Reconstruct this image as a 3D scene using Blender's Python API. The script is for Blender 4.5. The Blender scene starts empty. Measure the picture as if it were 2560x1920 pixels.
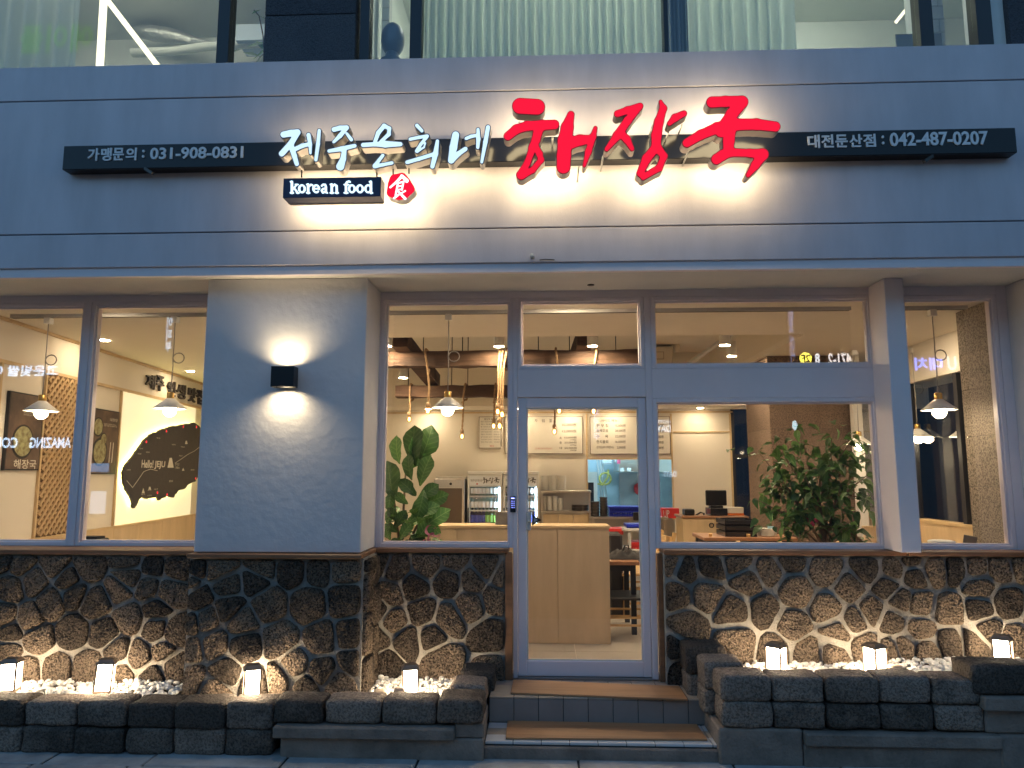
import bpy, math, random
import numpy as np
from mathutils import Vector, Matrix
random.seed(7)
S = bpy.context.scene
COL = S.collection
# ------------------------------------------------------------------ camera
FPX, PITCH, YAW = 1775.0, math.radians(7.08), math.radians(2.37)
CAM = Vector((0.0, -5.2, 1.68))
FW = Vector((-math.sin(YAW)*math.cos(PITCH), math.cos(YAW)*math.cos(PITCH), math.sin(PITCH)))
RT = Vector((math.cos(YAW), math.sin(YAW), 0.0))
UP = RT.cross(FW)
cd = bpy.data.cameras.new("camera"); cam = bpy.data.objects.new("camera", cd); COL.objects.link(cam)
cd.sensor_fit = 'HORIZONTAL'; cd.sensor_width = 36.0; cd.lens = 36.0*FPX/2560.0; cd.clip_start = 0.05; cd.clip_end = 500.0
cam.matrix_world = Matrix(((RT.x, UP.x, -FW.x, CAM.x), (RT.y, UP.y, -FW.y, CAM.y), (RT.z, UP.z, -FW.z, CAM.z), (0, 0, 0, 1)))
S.camera = cam
# ------------------------------------------------------------------ dusk sky, weak last sun behind the building
wd = bpy.data.worlds.new("World"); S.world = wd; wd.use_nodes = True
nt = wd.node_tree
sky = nt.nodes.new('ShaderNodeTexSky'); sky.sky_type = 'NISHITA'; sky.sun_disc = False
SUN_EL, SUN_ROT = math.radians(4.0), math.radians(20)
sky.sun_elevation = SUN_EL; sky.sun_rotation = SUN_ROT; sky.air_density = 1.0; sky.ozone_density = 2.8; sky.dust_density = 0.0
bg = nt.nodes['Background']; bg.inputs['Strength'].default_value = 0.15
nt.links.new(sky.outputs[0], bg.inputs['Color'])
sd = bpy.data.lights.new("sun", 'SUN'); sd.energy = 0.02; sd.angle = math.radians(20); sd.color = (1, .8, .65)
so = bpy.data.objects.new("sun", sd); COL.objects.link(so); so.location = (3, 20, 9)
so.rotation_euler = (math.radians(-86), 0, math.radians(-20))
vs = S.view_settings; vs.view_transform = 'Standard'; vs.look = 'None'; vs.gamma = 1.0; vs.use_curve_mapping = False; vs.exposure = 1.75
S.cycles.use_denoising = True
S.cycles.max_bounces = 8; S.cycles.diffuse_bounces = 4; S.cycles.glossy_bounces = 3; S.cycles.transparent_max_bounces = 12; S.cycles.transmission_bounces = 4
S.cycles.sample_clamp_indirect = 6.0; S.cycles.caustics_reflective = False; S.cycles.caustics_refractive = False
# ------------------------------------------------------------------ pixel -> place helpers (pixels of the 2560 x 1920 photograph)
def ray(x, y): return RT*((x-1280)/FPX) - UP*((y-960)/FPX) + FW
def W(x, y, Y=None, Z=None, X=None):
    d = ray(x, y)
    t = (Y-CAM.y)/d.y if Y is not None else (Z-CAM.z)/d.z if Z is not None else (X-CAM.x)/d.x
    return CAM + d*t
def WP(x, y, p0, n):
    d = ray(x, y); return CAM + d*((p0-CAM).dot(n)/d.dot(n))
def zoom(ox, oy, s): return lambda x, y: (ox+x*s, oy+y*s)
Z3 = zoom(0, 640, .458); Z4 = zoom(900, 640, .3978); Z5 = zoom(1600, 640, .458)
Z6 = zoom(0, 1340, .434); Z7 = zoom(860, 1340, .434); Z8 = zoom(1600, 1340, .434)
ZW = zoom(680, 230, .2622); ZR = zoom(1230, 200, .33906); ZM = zoom(0, 900, .3014); ZB = zoom(940, 1010, .3165); ZA = zoom(940, 720, .3165); ZG = zoom(1180, 1000, .2441)
# ------------------------------------------------------------------ materials
MATS = {}
def mat(name, col=(.8, .8, .8), rough=.5, metal=0.0, var=0.0, vscale=6.0, bump=0.0, bscale=40.0, emis=None, estr=0.0, spec=.5, stretch=None, col2=None, detail=4.0, coat=0.0, kind='noise'):
    if name in MATS: return MATS[name]
    m = bpy.data.materials.new(name); m.use_nodes = True; MATS[name] = m
    t = m.node_tree; p = t.nodes['Principled BSDF']; L = t.links.new
    p.inputs['Base Color'].default_value = (*col, 1); p.inputs['Roughness'].default_value = rough; p.inputs['Metallic'].default_value = metal
    p.inputs['Specular IOR Level'].default_value = spec; p.inputs['Coat Weight'].default_value = coat
    if emis: p.inputs['Emission Color'].default_value = (*emis, 1); p.inputs['Emission Strength'].default_value = estr
    if var or bump or col2:
        tc = t.nodes.new('ShaderNodeTexCoord'); oi = t.nodes.new('ShaderNodeObjectInfo')
        mp = t.nodes.new('ShaderNodeMapping'); mu = t.nodes.new('ShaderNodeMath'); mu.operation = 'MULTIPLY'; mu.inputs[1].default_value = 37.0
        L(oi.outputs['Random'], mu.inputs[0]); L(tc.outputs['Object'], mp.inputs['Vector']); L(mu.outputs[0], mp.inputs['Location'])
        if stretch: mp.inputs['Scale'].default_value = stretch
        if var or col2:
            n = t.nodes.new('ShaderNodeTexNoise'); n.inputs['Scale'].default_value = vscale; n.inputs['Detail'].default_value = detail; n.inputs['Roughness'].default_value = .62
            L(mp.outputs[0], n.inputs['Vector'])
            r = t.nodes.new('ShaderNodeValToRGB'); e = r.color_ramp.elements
            lo = col2 if col2 else tuple(c*(1-var) for c in col); hi = col if col2 else tuple(min(1, c*(1+var)) for c in col)
            e[0].position = .32; e[1].position = .68; e[0].color = (*lo, 1); e[1].color = (*hi, 1)
            L(n.outputs['Fac'], r.inputs[0]); L(r.outputs[0], p.inputs['Base Color'])
        if bump:
            b = t.nodes.new('ShaderNodeBump'); b.inputs['Strength'].default_value = bump; b.inputs['Distance'].default_value = .02
            n2 = t.nodes.new('ShaderNodeTexNoise'); n2.inputs['Scale'].default_value = bscale; n2.inputs['Detail'].default_value = 5
            L(mp.outputs[0], n2.inputs['Vector']); L(n2.outputs['Fac'], b.inputs['Height']); L(b.outputs[0], p.inputs['Normal'])
    return m
def emit(name, col, s):
    if name in MATS: return MATS[name]
    m = bpy.data.materials.new(name); m.use_nodes = True; MATS[name] = m; t = m.node_tree
    t.nodes.remove(t.nodes['Principled BSDF']); e = t.nodes.new('ShaderNodeEmission'); e.inputs[0].default_value = (*col, 1); e.inputs[1].default_value = s
    t.links.new(e.outputs[0], t.nodes['Material Output'].inputs[0]); return m
def glass(name, tint=(1, 1, 1), gain=1.7, rough=0.0):
    m = bpy.data.materials.new(name); m.use_nodes = True; MATS[name] = m; t = m.node_tree; L = t.links.new
    t.nodes.remove(t.nodes['Principled BSDF'])
    tr = t.nodes.new('ShaderNodeBsdfTransparent'); tr.inputs[0].default_value = (*tint, 1); gl = t.nodes.new('ShaderNodeBsdfGlossy'); gl.inputs['Roughness'].default_value = rough
    fr = t.nodes.new('ShaderNodeFresnel'); ge = t.nodes.new('ShaderNodeNewGeometry'); ir = t.nodes.new('ShaderNodeMath'); ir.operation = 'MULTIPLY_ADD'; ir.inputs[1].default_value = 1/1.5-1.5; ir.inputs[2].default_value = 1.5; L(ge.outputs['Backfacing'], ir.inputs[0]); L(ir.outputs[0], fr.inputs[0]); mu = t.nodes.new('ShaderNodeMath'); mu.operation = 'MULTIPLY'; mu.inputs[1].default_value = gain; mu.use_clamp = True
    mx = t.nodes.new('ShaderNodeMixShader'); L(fr.outputs[0], mu.inputs[0]); L(mu.outputs[0], mx.inputs[0]); L(tr.outputs[0], mx.inputs[1]); L(gl.outputs[0], mx.inputs[2]); L(mx.outputs[0], t.nodes['Material Output'].inputs[0])
    return m
GLASS = glass('window_glass', (.97, .975, .975), 1.2)
BOTTLE_G = glass('bottle_green', (.25, .6, .35), 2.0, .05); BOTTLE_C = glass('bottle_clear', (.75, .9, .9), 2.0, .05); BOTTLE_B = glass('bottle_blue', (.12, .2, .65), 2.0, .05)

def basalt(name, c1, c2, pit=55.0, bump=1.0, bdist=.02, big=7.0, pitcol=.35):
    m = bpy.data.materials.new(name); m.use_nodes = True; MATS[name] = m; t = m.node_tree; L = t.links.new; p = t.nodes['Principled BSDF']
    p.inputs['Roughness'].default_value = .9; p.inputs['Specular IOR Level'].default_value = .25
    tc = t.nodes.new('ShaderNodeTexCoord'); oi = t.nodes.new('ShaderNodeObjectInfo'); mp = t.nodes.new('ShaderNodeMapping')
    mu = t.nodes.new('ShaderNodeMath'); mu.operation = 'MULTIPLY'; mu.inputs[1].default_value = 53.0
    L(oi.outputs['Random'], mu.inputs[0]); L(tc.outputs['Object'], mp.inputs['Vector']); L(mu.outputs[0], mp.inputs['Location'])
    def noise(s, d=5, r=.6):
        n = t.nodes.new('ShaderNodeTexNoise'); n.inputs['Scale'].default_value = s; n.inputs['Detail'].default_value = d; n.inputs['Roughness'].default_value = r; L(mp.outputs[0], n.inputs['Vector']); return n
    nb = noise(big); nf = noise(pit*1.3, 6, .7); vo = t.nodes.new('ShaderNodeTexVoronoi'); vo.inputs['Scale'].default_value = pit; L(mp.outputs[0], vo.inputs['Vector'])
    wv = noise(pit*.45, 3)
    add = t.nodes.new('ShaderNodeMath'); add.operation = 'ADD'; L(nb.outputs['Fac'], add.inputs[0])
    rs = t.nodes.new('ShaderNodeMath'); rs.operation = 'MULTIPLY_ADD'; rs.inputs[1].default_value = .7; rs.inputs[2].default_value = -.35; L(oi.outputs['Random'], rs.inputs[0]); L(rs.outputs[0], add.inputs[1])
    r = t.nodes.new('ShaderNodeValToRGB'); e = r.color_ramp.elements; e[0].position = .25; e[1].position = .75; e[0].color = (*c2, 1); e[1].color = (*c1, 1); L(add.outputs[0], r.inputs[0])
    pr = t.nodes.new('ShaderNodeMapRange'); pr.inputs['From Min'].default_value = .42; pr.inputs['From Max'].default_value = .53; pr.inputs['To Min'].default_value = pitcol; pr.inputs['To Max'].default_value = 1.15; L(nf.outputs['Fac'], pr.inputs['Value'])
    mx = t.nodes.new('ShaderNodeMix'); mx.data_type = 'RGBA'; mx.blend_type = 'MULTIPLY'; mx.inputs['Factor'].default_value = 1.0
    L(r.outputs[0], mx.inputs['A']); L(pr.outputs[0], mx.inputs['B']); L(mx.outputs['Result'], p.inputs['Base Color'])
    h1 = t.nodes.new('ShaderNodeMath'); h1.operation = 'MULTIPLY_ADD'; h1.inputs[1].default_value = .8; L(vo.outputs['Distance'], h1.inputs[0]); L(nf.outputs['Fac'], h1.inputs[2])
    h2 = t.nodes.new('ShaderNodeMath'); h2.operation = 'MULTIPLY_ADD'; h2.inputs[1].default_value = 1.2; L(wv.outputs['Fac'], h2.inputs[0]); L(h1.outputs[0], h2.inputs[2])
    b = t.nodes.new('ShaderNodeBump'); b.inputs['Strength'].default_value = bump; b.inputs['Distance'].default_value = bdist; L(h2.outputs[0], b.inputs['Height']); L(b.outputs[0], p.inputs['Normal'])
    return m
STONE = basalt('basalt_stone', (.36, .262, .185), (.125, .095, .073), 60, 1.0, .06, 6.0, .24)
BLOCK = basalt('basalt_block', (.30, .235, .19), (.085, .068, .056), 60, .8, .014, 5, .55)
GRANITE = basalt('porous_granite', (.30, .25, .20), (.22, .185, .15), 60, .35, .006, 3, .35)
GRANITE_D = basalt('dark_granite', (.095, .10, .115), (.07, .075, .09), 80, .9, .012, 3, .8)
MORTAR = mat('mortar', (.36, .325, .28), .95, var=.22, vscale=9, bump=.6, bscale=70)
CONC = mat('concrete', (.24, .19, .155), .95, var=.3, vscale=5, bump=.5, bscale=60)
FASC = mat('fascia_panel', (.60, .545, .58), .45, var=.10, vscale=3, stretch=(1, 1, .25), bump=.06, bscale=160)
TRIM = mat('frame_paint', (.80, .71, .73), .45, var=.03, vscale=3)
STUCCO = mat('stucco', (.62, .60, .62), .7, var=.05, vscale=2.2, bump=.17, bscale=17)
SOFF = mat('soffit_paint', (.66, .64, .60), .7, var=.03)
WHITEW = mat('interior_white', (.78, .72, .62), .8, var=.02, vscale=2)
CEILM = mat('interior_ceiling', (.72, .67, .59), .85, var=.02)
RECES = mat('recess_paint', (.68, .62, .52), .85, var=.02)
WOODL = mat('birch_ply', (.62, .46, .28), .55, var=.10, vscale=7, stretch=(1, 1, .18))
WOODT = mat('wood_trim', (.62, .45, .25), .55, var=.1, vscale=8)
WOODS = mat('sill_wood', (.22, .105, .05), .45, var=.35, vscale=9, stretch=(.15, 1, 1))
WOODB = mat('old_beam', (.13, .072, .042), .85, col2=(.035, .02, .013), vscale=9, stretch=(.12, 1, 1), bump=.8, bscale=22)
WOODC = mat('chair_wood', (.62, .40, .18), .45, var=.12, vscale=8)
WOODM = mat('step_board', (.50, .27, .13), .5, col2=(.33, .165, .075), vscale=10, stretch=(.10, 1.3, 1), detail=6, bump=.15, bscale=30)
TABLE = mat('table_top', (.34, .17, .09), .35, var=.2, vscale=9, stretch=(.15, 1, 1))
BLACK = mat('black_paint', (.012, .012, .014), .4)
BLACKM = mat('black_metal_box', (.02, .02, .026), .22, metal=.0, coat=.3)
BARM = mat('sign_bar', (.008, .008, .011), .18, spec=.28)
STEEL = mat('stainless', (.62, .6, .57), .28, metal=1.0, var=.06, vscale=4)
STEELD = mat('steel_dull', (.5, .5, .5), .4, metal=1.0)
CHROME = mat('letter_side', (.55, .53, .50), .35, metal=.6)
REDSIDE = mat('red_letter_side', (.50, .42, .38), .4, metal=.3)
BRASS = mat('brass', (.65, .42, .14), .3, metal=1.0)
WPLAS = mat('white_plastic', (.78, .77, .74), .4)
GPLAS = mat('grey_plastic', (.45, .45, .45), .5)
BLUEP = mat('blue_plastic', (.02, .04, .55), .4)
REDP = mat('red_plastic', (.62, .03, .03), .4)
DISH = mat('dish', (.75, .73, .68), .35)
POT = mat('dark_pot', (.05, .04, .035), .35, var=.2)
ROPE = mat('rope', (.36, .23, .12), .9, var=.3, vscale=60, bump=.8, bscale=120)
PAPER = mat('paper', (.78, .74, .66), .8)
BOARD = mat('menu_board', (.70, .66, .58), .6, var=.02)
INK = mat('ink', (.05, .04, .035), .8)
REDI = mat('red_ink', (.55, .06, .04), .8)
LABELW = mat('label_white', (.8, .82, .85), .6)
FLOOR = mat('floor_tile', (.40, .37, .33), .3, var=.12, vscale=3, stretch=(1, .3, 1))
GROUT = mat('floor_grout', (.75, .7, .62), .8)
TILED = mat('tile_grey', (.31, .255, .225), .5, var=.12, vscale=3)
TILEW = mat('tile_white', (.60, .60, .60), .4, var=.08, vscale=4)
TILEB = mat('tile_tan', (.42, .34, .26), .5, var=.12, vscale=4)
GROUTD = mat('dark_grout', (.05, .05, .05), .9)
PEB = mat('white_pebble', (.74, .70, .64), .6, var=.10, vscale=12)
PEBT = mat('tan_pebble', (.42, .33, .24), .7, var=.2, vscale=12)
PAVE = mat('paver_stone', (.34, .34, .335), .8, var=.25, vscale=5, bump=.3, bscale=30)
ASPH = mat('road_asphalt', (.06, .06, .062), .9, var=.25, vscale=12, bump=.5, bscale=90)
def leafmat(name, col, vein, freq, rough=.38):
    m = bpy.data.materials.new(name); m.use_nodes = True; MATS[name] = m; t = m.node_tree; L = t.links.new; p = t.nodes['Principled BSDF']; p.inputs['Roughness'].default_value = rough
    tc = t.nodes.new('ShaderNodeTexCoord'); sp = t.nodes.new('ShaderNodeSeparateXYZ'); L(tc.outputs['Object'], sp.inputs[0])
    def mth(op, a, b=None):
        n = t.nodes.new('ShaderNodeMath'); n.operation = op
        for i, v in enumerate((a, b)):
            if v is None: continue
            if isinstance(v, (int, float)): n.inputs[i].default_value = v
            else: L(v, n.inputs[i])
        return n.outputs[0]
    ay = mth('ABSOLUTE', sp.outputs['Y']); ph = mth('MULTIPLY', mth('SUBTRACT', sp.outputs['X'], mth('MULTIPLY', ay, .75)), freq); sv = mth('POWER', mth('ABSOLUTE', mth('SINE', ph)), 14.0)
    mid = mth('LESS_THAN', ay, .0028); vn = mth('MAXIMUM', mth('MULTIPLY', sv, .55), mid)
    oi = t.nodes.new('ShaderNodeObjectInfo'); no = t.nodes.new('ShaderNodeTexNoise'); no.inputs['Scale'].default_value = 9; L(tc.outputs['Object'], no.inputs['Vector'])
    br = mth('ADD', mth('MULTIPLY', oi.outputs['Random'], .9), mth('MULTIPLY', no.outputs['Fac'], .9))
    mc = t.nodes.new('ShaderNodeMix'); mc.data_type = 'RGBA'; mc.inputs['A'].default_value = (*col, 1); mc.inputs['B'].default_value = (*vein, 1); L(vn, mc.inputs['Factor'])
    mm = t.nodes.new('ShaderNodeMix'); mm.data_type = 'RGBA'; mm.blend_type = 'MULTIPLY'; mm.inputs['Factor'].default_value = 1; L(mc.outputs['Result'], mm.inputs['A']); L(br, mm.inputs['B']); L(mm.outputs['Result'], p.inputs['Base Color'])
    bm = t.nodes.new('ShaderNodeBump'); bm.inputs['Strength'].default_value = .5; bm.inputs['Distance'].default_value = .004; L(vn, bm.inputs['Height']); L(bm.outputs[0], p.inputs['Normal'])
    tl = t.nodes.new('ShaderNodeBsdfTranslucent'); L(mm.outputs['Result'], tl.inputs[0]); mx = t.nodes.new('ShaderNodeMixShader'); mx.inputs[0].default_value = .28
    L(p.outputs[0], mx.inputs[1]); L(tl.outputs[0], mx.inputs[2]); L(mx.outputs[0], t.nodes['Material Output'].inputs[0]); return m
LEAF = leafmat('fig_leaf', (.075, .185, .04), (.18, .31, .09), 95.0)
LEAF2 = leafmat('tree_leaf', (.10, .22, .055), (.17, .30, .09), 260.0)
STEM = mat('stem', (.16, .11, .07), .8)
PINK = mat('pink_ribbon', (.75, .25, .40), .5)
DARKF = mat('dark_fabric', (.03, .028, .03), .8)
LAMPC = mat('lamp_enamel', (.80, .78, .74), .4)
CURT = mat('sheer_curtain', (.66, .68, .66), .8)
# ------------------------------------------------------------------ mesh helpers
ORG = {}
class MB:
    def __init__(s): s.v = []; s.f = []; s.sm = []
    def add(s, vs, fs, smooth=False):
        o = len(s.v); s.v += [Vector(v) for v in vs]; s.f += [tuple(i+o for i in f) for f in fs]; s.sm += [smooth]*len(fs); return s
    def box(s, x0, x1, y0, y1, z0, z1):
        return s.add([(x0, y0, z0), (x1, y0, z0), (x1, y1, z0), (x0, y1, z0), (x0, y0, z1), (x1, y0, z1), (x1, y1, z1), (x0, y1, z1)],
                     [(0, 3, 2, 1), (4, 5, 6, 7), (0, 1, 5, 4), (1, 2, 6, 5), (2, 3, 7, 6), (3, 0, 4, 7)])
    def hexa(s, a, b):  # two quads (a: bottom/front, b: top/back) same order
        return s.add(list(a)+list(b), [(0, 3, 2, 1), (4, 5, 6, 7), (0, 1, 5, 4), (1, 2, 6, 5), (2, 3, 7, 6), (3, 0, 4, 7)])
    def bar(s, p, q, w, h=None, up=(0, 0, 1)):
        p, q = Vector(p), Vector(q); h = h or w; d = (q-p).normalized(); u = Vector(up)
        if abs(d.dot(u)) > .98: u = Vector((0, 1, 0))
        r = d.cross(u).normalized(); u = r.cross(d)
        c = [r*(-w/2)-u*(h/2), r*(w/2)-u*(h/2), r*(w/2)+u*(h/2), r*(-w/2)+u*(h/2)]
        return s.hexa([p+k for k in c], [q+k for k in c])
    def tube(s, pts, r, n=8, caps=True):
        pts = [Vector(p) for p in pts]; rr = r if isinstance(r, (list, tuple)) else [r]*len(pts)
        vs = []; fs = []; ref = None
        for i, p in enumerate(pts):
            d = (pts[min(i+1, len(pts)-1)]-pts[max(i-1, 0)]).normalized()
            if ref is None: ref = Vector((0, 0, 1)) if abs(d.z) < .9 else Vector((1, 0, 0))
            a = d.cross(ref).normalized(); b = a.cross(d).normalized(); ref = b
            vs += [p+a*(rr[i]*math.cos(2*math.pi*k/n))+b*(rr[i]*math.sin(2*math.pi*k/n)) for k in range(n)]
        for i in range(len(pts)-1):
            for k in range(n): fs.append((i*n+k, i*n+(k+1) % n, (i+1)*n+(k+1) % n, (i+1)*n+k))
        if caps: fs.append(tuple(range(n))[::-1]); fs.append(tuple((len(pts)-1)*n+k for k in range(n)))
        return s.add(vs, fs, True)
    def lathe(s, prof, c=(0, 0, 0), n=16, caps=True, sx=1, sy=1):
        c = Vector(c); vs = []; fs = []
        for r, z in prof: vs += [c+Vector((r*sx*math.cos(2*math.pi*k/n), r*sy*math.sin(2*math.pi*k/n), z)) for k in range(n)]
        for i in range(len(prof)-1):
            for k in range(n): fs.append((i*n+k, i*n+(k+1) % n, (i+1)*n+(k+1) % n, (i+1)*n+k))
        if caps:
            if prof[0][0] > 1e-5: fs.append(tuple(range(n))[::-1])
            if prof[-1][0] > 1e-5: fs.append(tuple((len(prof)-1)*n+k for k in range(n)))
        return s.add(vs, fs, True)
    def ball(s, c, r, n=10, m=6, sz=None, jit=0):
        sz = sz or (1, 1, 1); c = Vector(c); prof = []
        vs = [c+Vector((0, 0, -r*sz[2]))]; fs = []
        for i in range(1, m):
            t = -math.pi/2+math.pi*i/m
            for k in range(n):
                a = 2*math.pi*k/n; j = 1+random.uniform(-jit, jit)
                vs.append(c+Vector((r*sz[0]*math.cos(t)*math.cos(a)*j, r*sz[1]*math.cos(t)*math.sin(a)*j, r*sz[2]*math.sin(t)*j)))
        vs.append(c+Vector((0, 0, r*sz[2]))); last = len(vs)-1
        for k in range(n): fs.append((0, 1+(k+1) % n, 1+k)); fs.append((last, last-n+k, last-n+(k+1) % n))
        for i in range(m-2):
            for k in range(n): fs.append((1+i*n+k, 1+i*n+(k+1) % n, 1+(i+1)*n+(k+1) % n, 1+(i+1)*n+k))
        return s.add(vs, fs, True)
    def build(s, name, m, parent=None, bevel=0, seg=1, center=True):
        me = bpy.data.meshes.new(name)
        lo = Vector((min(v.x for v in s.v), min(v.y for v in s.v), min(v.z for v in s.v))); hi = Vector((max(v.x for v in s.v), max(v.y for v in s.v), max(v.z for v in s.v)))
        c = Vector(((lo.x+hi.x)/2, (lo.y+hi.y)/2, lo.z)) if center else Vector((0, 0, 0))
        me.from_pydata([v-c for v in s.v], [], s.f); me.polygons.foreach_set('use_smooth', s.sm); me.update()
        me.materials.append(m)
        o = bpy.data.objects.new(name, me); COL.objects.link(o)
        ORG[o.name] = c
        o.location = c - (ORG[parent.name] if parent else Vector((0, 0, 0)))
        if parent: o.parent = parent
        if bevel:
            b = o.modifiers.new('bevel', 'BEVEL'); b.width = bevel; b.segments = seg; b.limit_method = 'ANGLE'; b.angle_limit = math.radians(40)
        return o
def link_mesh(name, me, parent, loc, m=None):
    o = bpy.data.objects.new(name, me); COL.objects.link(o); ORG[o.name] = Vector(loc)
    o.location = Vector(loc)-(ORG[parent.name] if parent else Vector((0, 0, 0)))
    if parent: o.parent = parent
    return o
def tag(o, label, cat, group=None):
    o['label'] = label; o['category'] = cat
    if group: o['group'] = group
    return o
def thing(name, loc, label, cat, group=None):
    o = bpy.data.objects.new(name, None); COL.objects.link(o); o.empty_display_size = .1
    o.location = loc; ORG[o.name] = Vector(loc)
    return tag(o, label, cat, group)
def part_root(name, loc, parent):
    o = bpy.data.objects.new(name, None); COL.objects.link(o); o.empty_display_size = .1
    ORG[o.name] = Vector(loc); o.location = Vector(loc)-ORG[parent.name]; o.parent = parent; return o
def struct(o): o['kind'] = 'structure'; return o
def dup(root, loc, rotz=0.0, label=None, scale=None):
    r = root.copy(); COL.objects.link(r); r.location = loc; r.rotation_euler = (0, 0, rotz)
    if scale: r.scale = scale
    if label: r['label'] = label
    for ch in list(root.children):
        c = ch.copy(); COL.objects.link(c); c.parent = r
        for g in list(ch.children):
            d = g.copy(); COL.objects.link(d); d.parent = c
    return r
def bx(name, m, parent, x0, x1, y0, y1, z0, z1, bevel=0): return MB().box(x0, x1, y0, y1, z0, z1).build(name, m, parent, bevel)
def pxr(x0, y0, x1, y1, Y):
    a, b = W(x0, y0, Y=Y), W(x1, y1, Y=Y); c, d = W(x0, y1, Y=Y), W(x1, y0, Y=Y)
    return (a.x+c.x)/2, (b.x+d.x)/2, (b.z+c.z)/2, (a.z+d.z)/2
def pbox(name, m, parent, x0, y0, x1, y1, Y, depth, bevel=0):
    a, b, c, d = pxr(x0, y0, x1, y1, Y); return bx(name, m, parent, a, b, Y, Y+depth, c, d, bevel)
def text_verts(body, w, h, ext=.0, off=0.0, spacing=1.0):
    c = bpy.data.curves.new('text', 'FONT'); c.body = body; c.size = 1; c.extrude = ext; c.offset = off; c.resolution_u = 3; c.space_character = spacing; c.fill_mode = 'BOTH' if ext else 'FRONT'
    o = bpy.data.objects.new('text', c); me = bpy.data.meshes.new_from_object(o); vs = [v.co.copy() for v in me.vertices]; fs = [tuple(p.vertices) for p in me.polygons]
    bpy.data.objects.remove(o); bpy.data.curves.remove(c); bpy.data.meshes.remove(me)
    x0 = min(v.x for v in vs); x1 = max(v.x for v in vs); y0 = min(v.y for v in vs); y1 = max(v.y for v in vs)
    sx = w/(x1-x0) if w else h/(y1-y0); sy = h/(y1-y0) if h else sx
    return [Vector(((v.x-x0)*sx, (v.y-y0)*sy, v.z)) for v in vs], fs
def text(name, body, m, parent, o, ux, w, h, nrm, ext=0.0, off=0.0, uz=(0, 0, 1), spacing=1.0):
    """o: lower-left corner in the world, ux: reading direction, nrm: outward"""
    vs, fs = text_verts(body, w, h, ext, off, spacing); ux = Vector(ux).normalized(); uz = Vector(uz); nrm = Vector(nrm).normalized(); o = Vector(o)
    return MB().add([o+ux*v.x+uz*v.y+nrm*v.z for v in vs], fs).build(name, m, parent)
def ptext(name, body, m, parent, x0, y0, x1, y1, Y, ext=0.0, off=0.0):
    a, b, c, d = pxr(x0, y0, x1, y1, Y); return text(name, body, m, parent, (a, Y, c), (1, 0, 0), b-a, d-c, (0, -1, 0), ext, off)
# ---- brush strokes -> outlines (distance field + marching squares)
def stroke_field(strokes, step, pad, k):
    P = [(x, y) for st in strokes for (x, y, r) in st]; R = max(r for st in strokes for (_, _, r) in st)
    x0 = min(p[0] for p in P)-R-pad; x1 = max(p[0] for p in P)+R+pad; y0 = min(p[1] for p in P)-R-pad; y1 = max(p[1] for p in P)+R+pad
    xs = np.arange(x0, x1+step, step); ys = np.arange(y0, y1+step, step); gx, gy = np.meshgrid(xs, ys); F = None
    for st in strokes:
        for (ax, ay, ar), (bx_, by, br) in zip(st[:-1], st[1:]):
            dx, dy = bx_-ax, by-ay; L2 = dx*dx+dy*dy+1e-9; t = np.clip(((gx-ax)*dx+(gy-ay)*dy)/L2, 0, 1)
            d = np.hypot(gx-ax-t*dx, gy-ay-t*dy)-(ar+(br-ar)*t)
            if F is None: F = d
            else:
                h = np.clip(.5+.5*(F-d)/k, 0, 1); F = F*(1-h)+d*h-k*h*(1-h)
    return xs, ys, F
def contour(xs, ys, F, level=0.0):
    F = F-level; ins = F < 0; segs = {}
    c = ins[:-1, :-1]*1+ins[:-1, 1:]*2+ins[1:, 1:]*4+ins[1:, :-1]*8
    T = {1: [(3, 0)], 2: [(0, 1)], 3: [(3, 1)], 4: [(1, 2)], 5: [(3, 2), (1, 0)], 6: [(0, 2)], 7: [(3, 2)], 8: [(2, 3)], 9: [(2, 0)], 10: [(0, 3), (2, 1)], 11: [(2, 1)], 12: [(1, 3)], 13: [(1, 0)], 14: [(0, 3)]}
    pt = {}
    def edge(j, i, e):
        if e == 0: key = (j, i, 0); a = (j, i); b = (j, i+1)
        elif e == 1: key = (j, i+1, 1); a = (j, i+1); b = (j+1, i+1)
        elif e == 2: key = (j+1, i, 0); a = (j+1, i); b = (j+1, i+1)
        else: key = (j, i, 1); a = (j, i); b = (j+1, i)
        if key not in pt:
            fa, fb = F[a], F[b]; t = fa/(fa-fb) if fa != fb else .5
            pt[key] = (xs[a[1]]+(xs[b[1]]-xs[a[1]])*t, ys[a[0]]+(ys[b[0]]-ys[a[0]])*t)
        return key
    for j, i in zip(*np.where((c > 0) & (c < 15))):
        for a, b in T[int(c[j, i])]: segs[edge(j, i, a)] = edge(j, i, b)
    loops = []
    while segs:
        k0, k1 = segs.popitem(); lp = [k0]
        while k1 != k0 and k1 in segs: lp.append(k1); k1 = segs.pop(k1)
        if len(lp) > 5: loops.append([pt[k] for k in lp])
    return loops
def fill(loops2, ext):
    """2-D loops (x, z) -> verts, faces of an extruded flat shape, centred in depth"""
    c = bpy.data.curves.new('shape', 'CURVE'); c.dimensions = '2D'; c.fill_mode = 'BOTH' if ext else 'FRONT'; c.extrude = ext
    for lp in loops2:
        sp = c.splines.new('POLY'); sp.points.add(len(lp)-1); sp.use_cyclic_u = True
        for p, q in zip(sp.points, lp): p.co = (q[0], q[1], 0, 1)
    o = bpy.data.objects.new('shape', c); me = bpy.data.meshes.new_from_object(o); vs = [v.co.copy() for v in me.vertices]; fs = [tuple(p.vertices) for p in me.polygons]
    bpy.data.objects.remove(o); bpy.data.curves.remove(c); bpy.data.meshes.remove(me); return vs, fs
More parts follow.
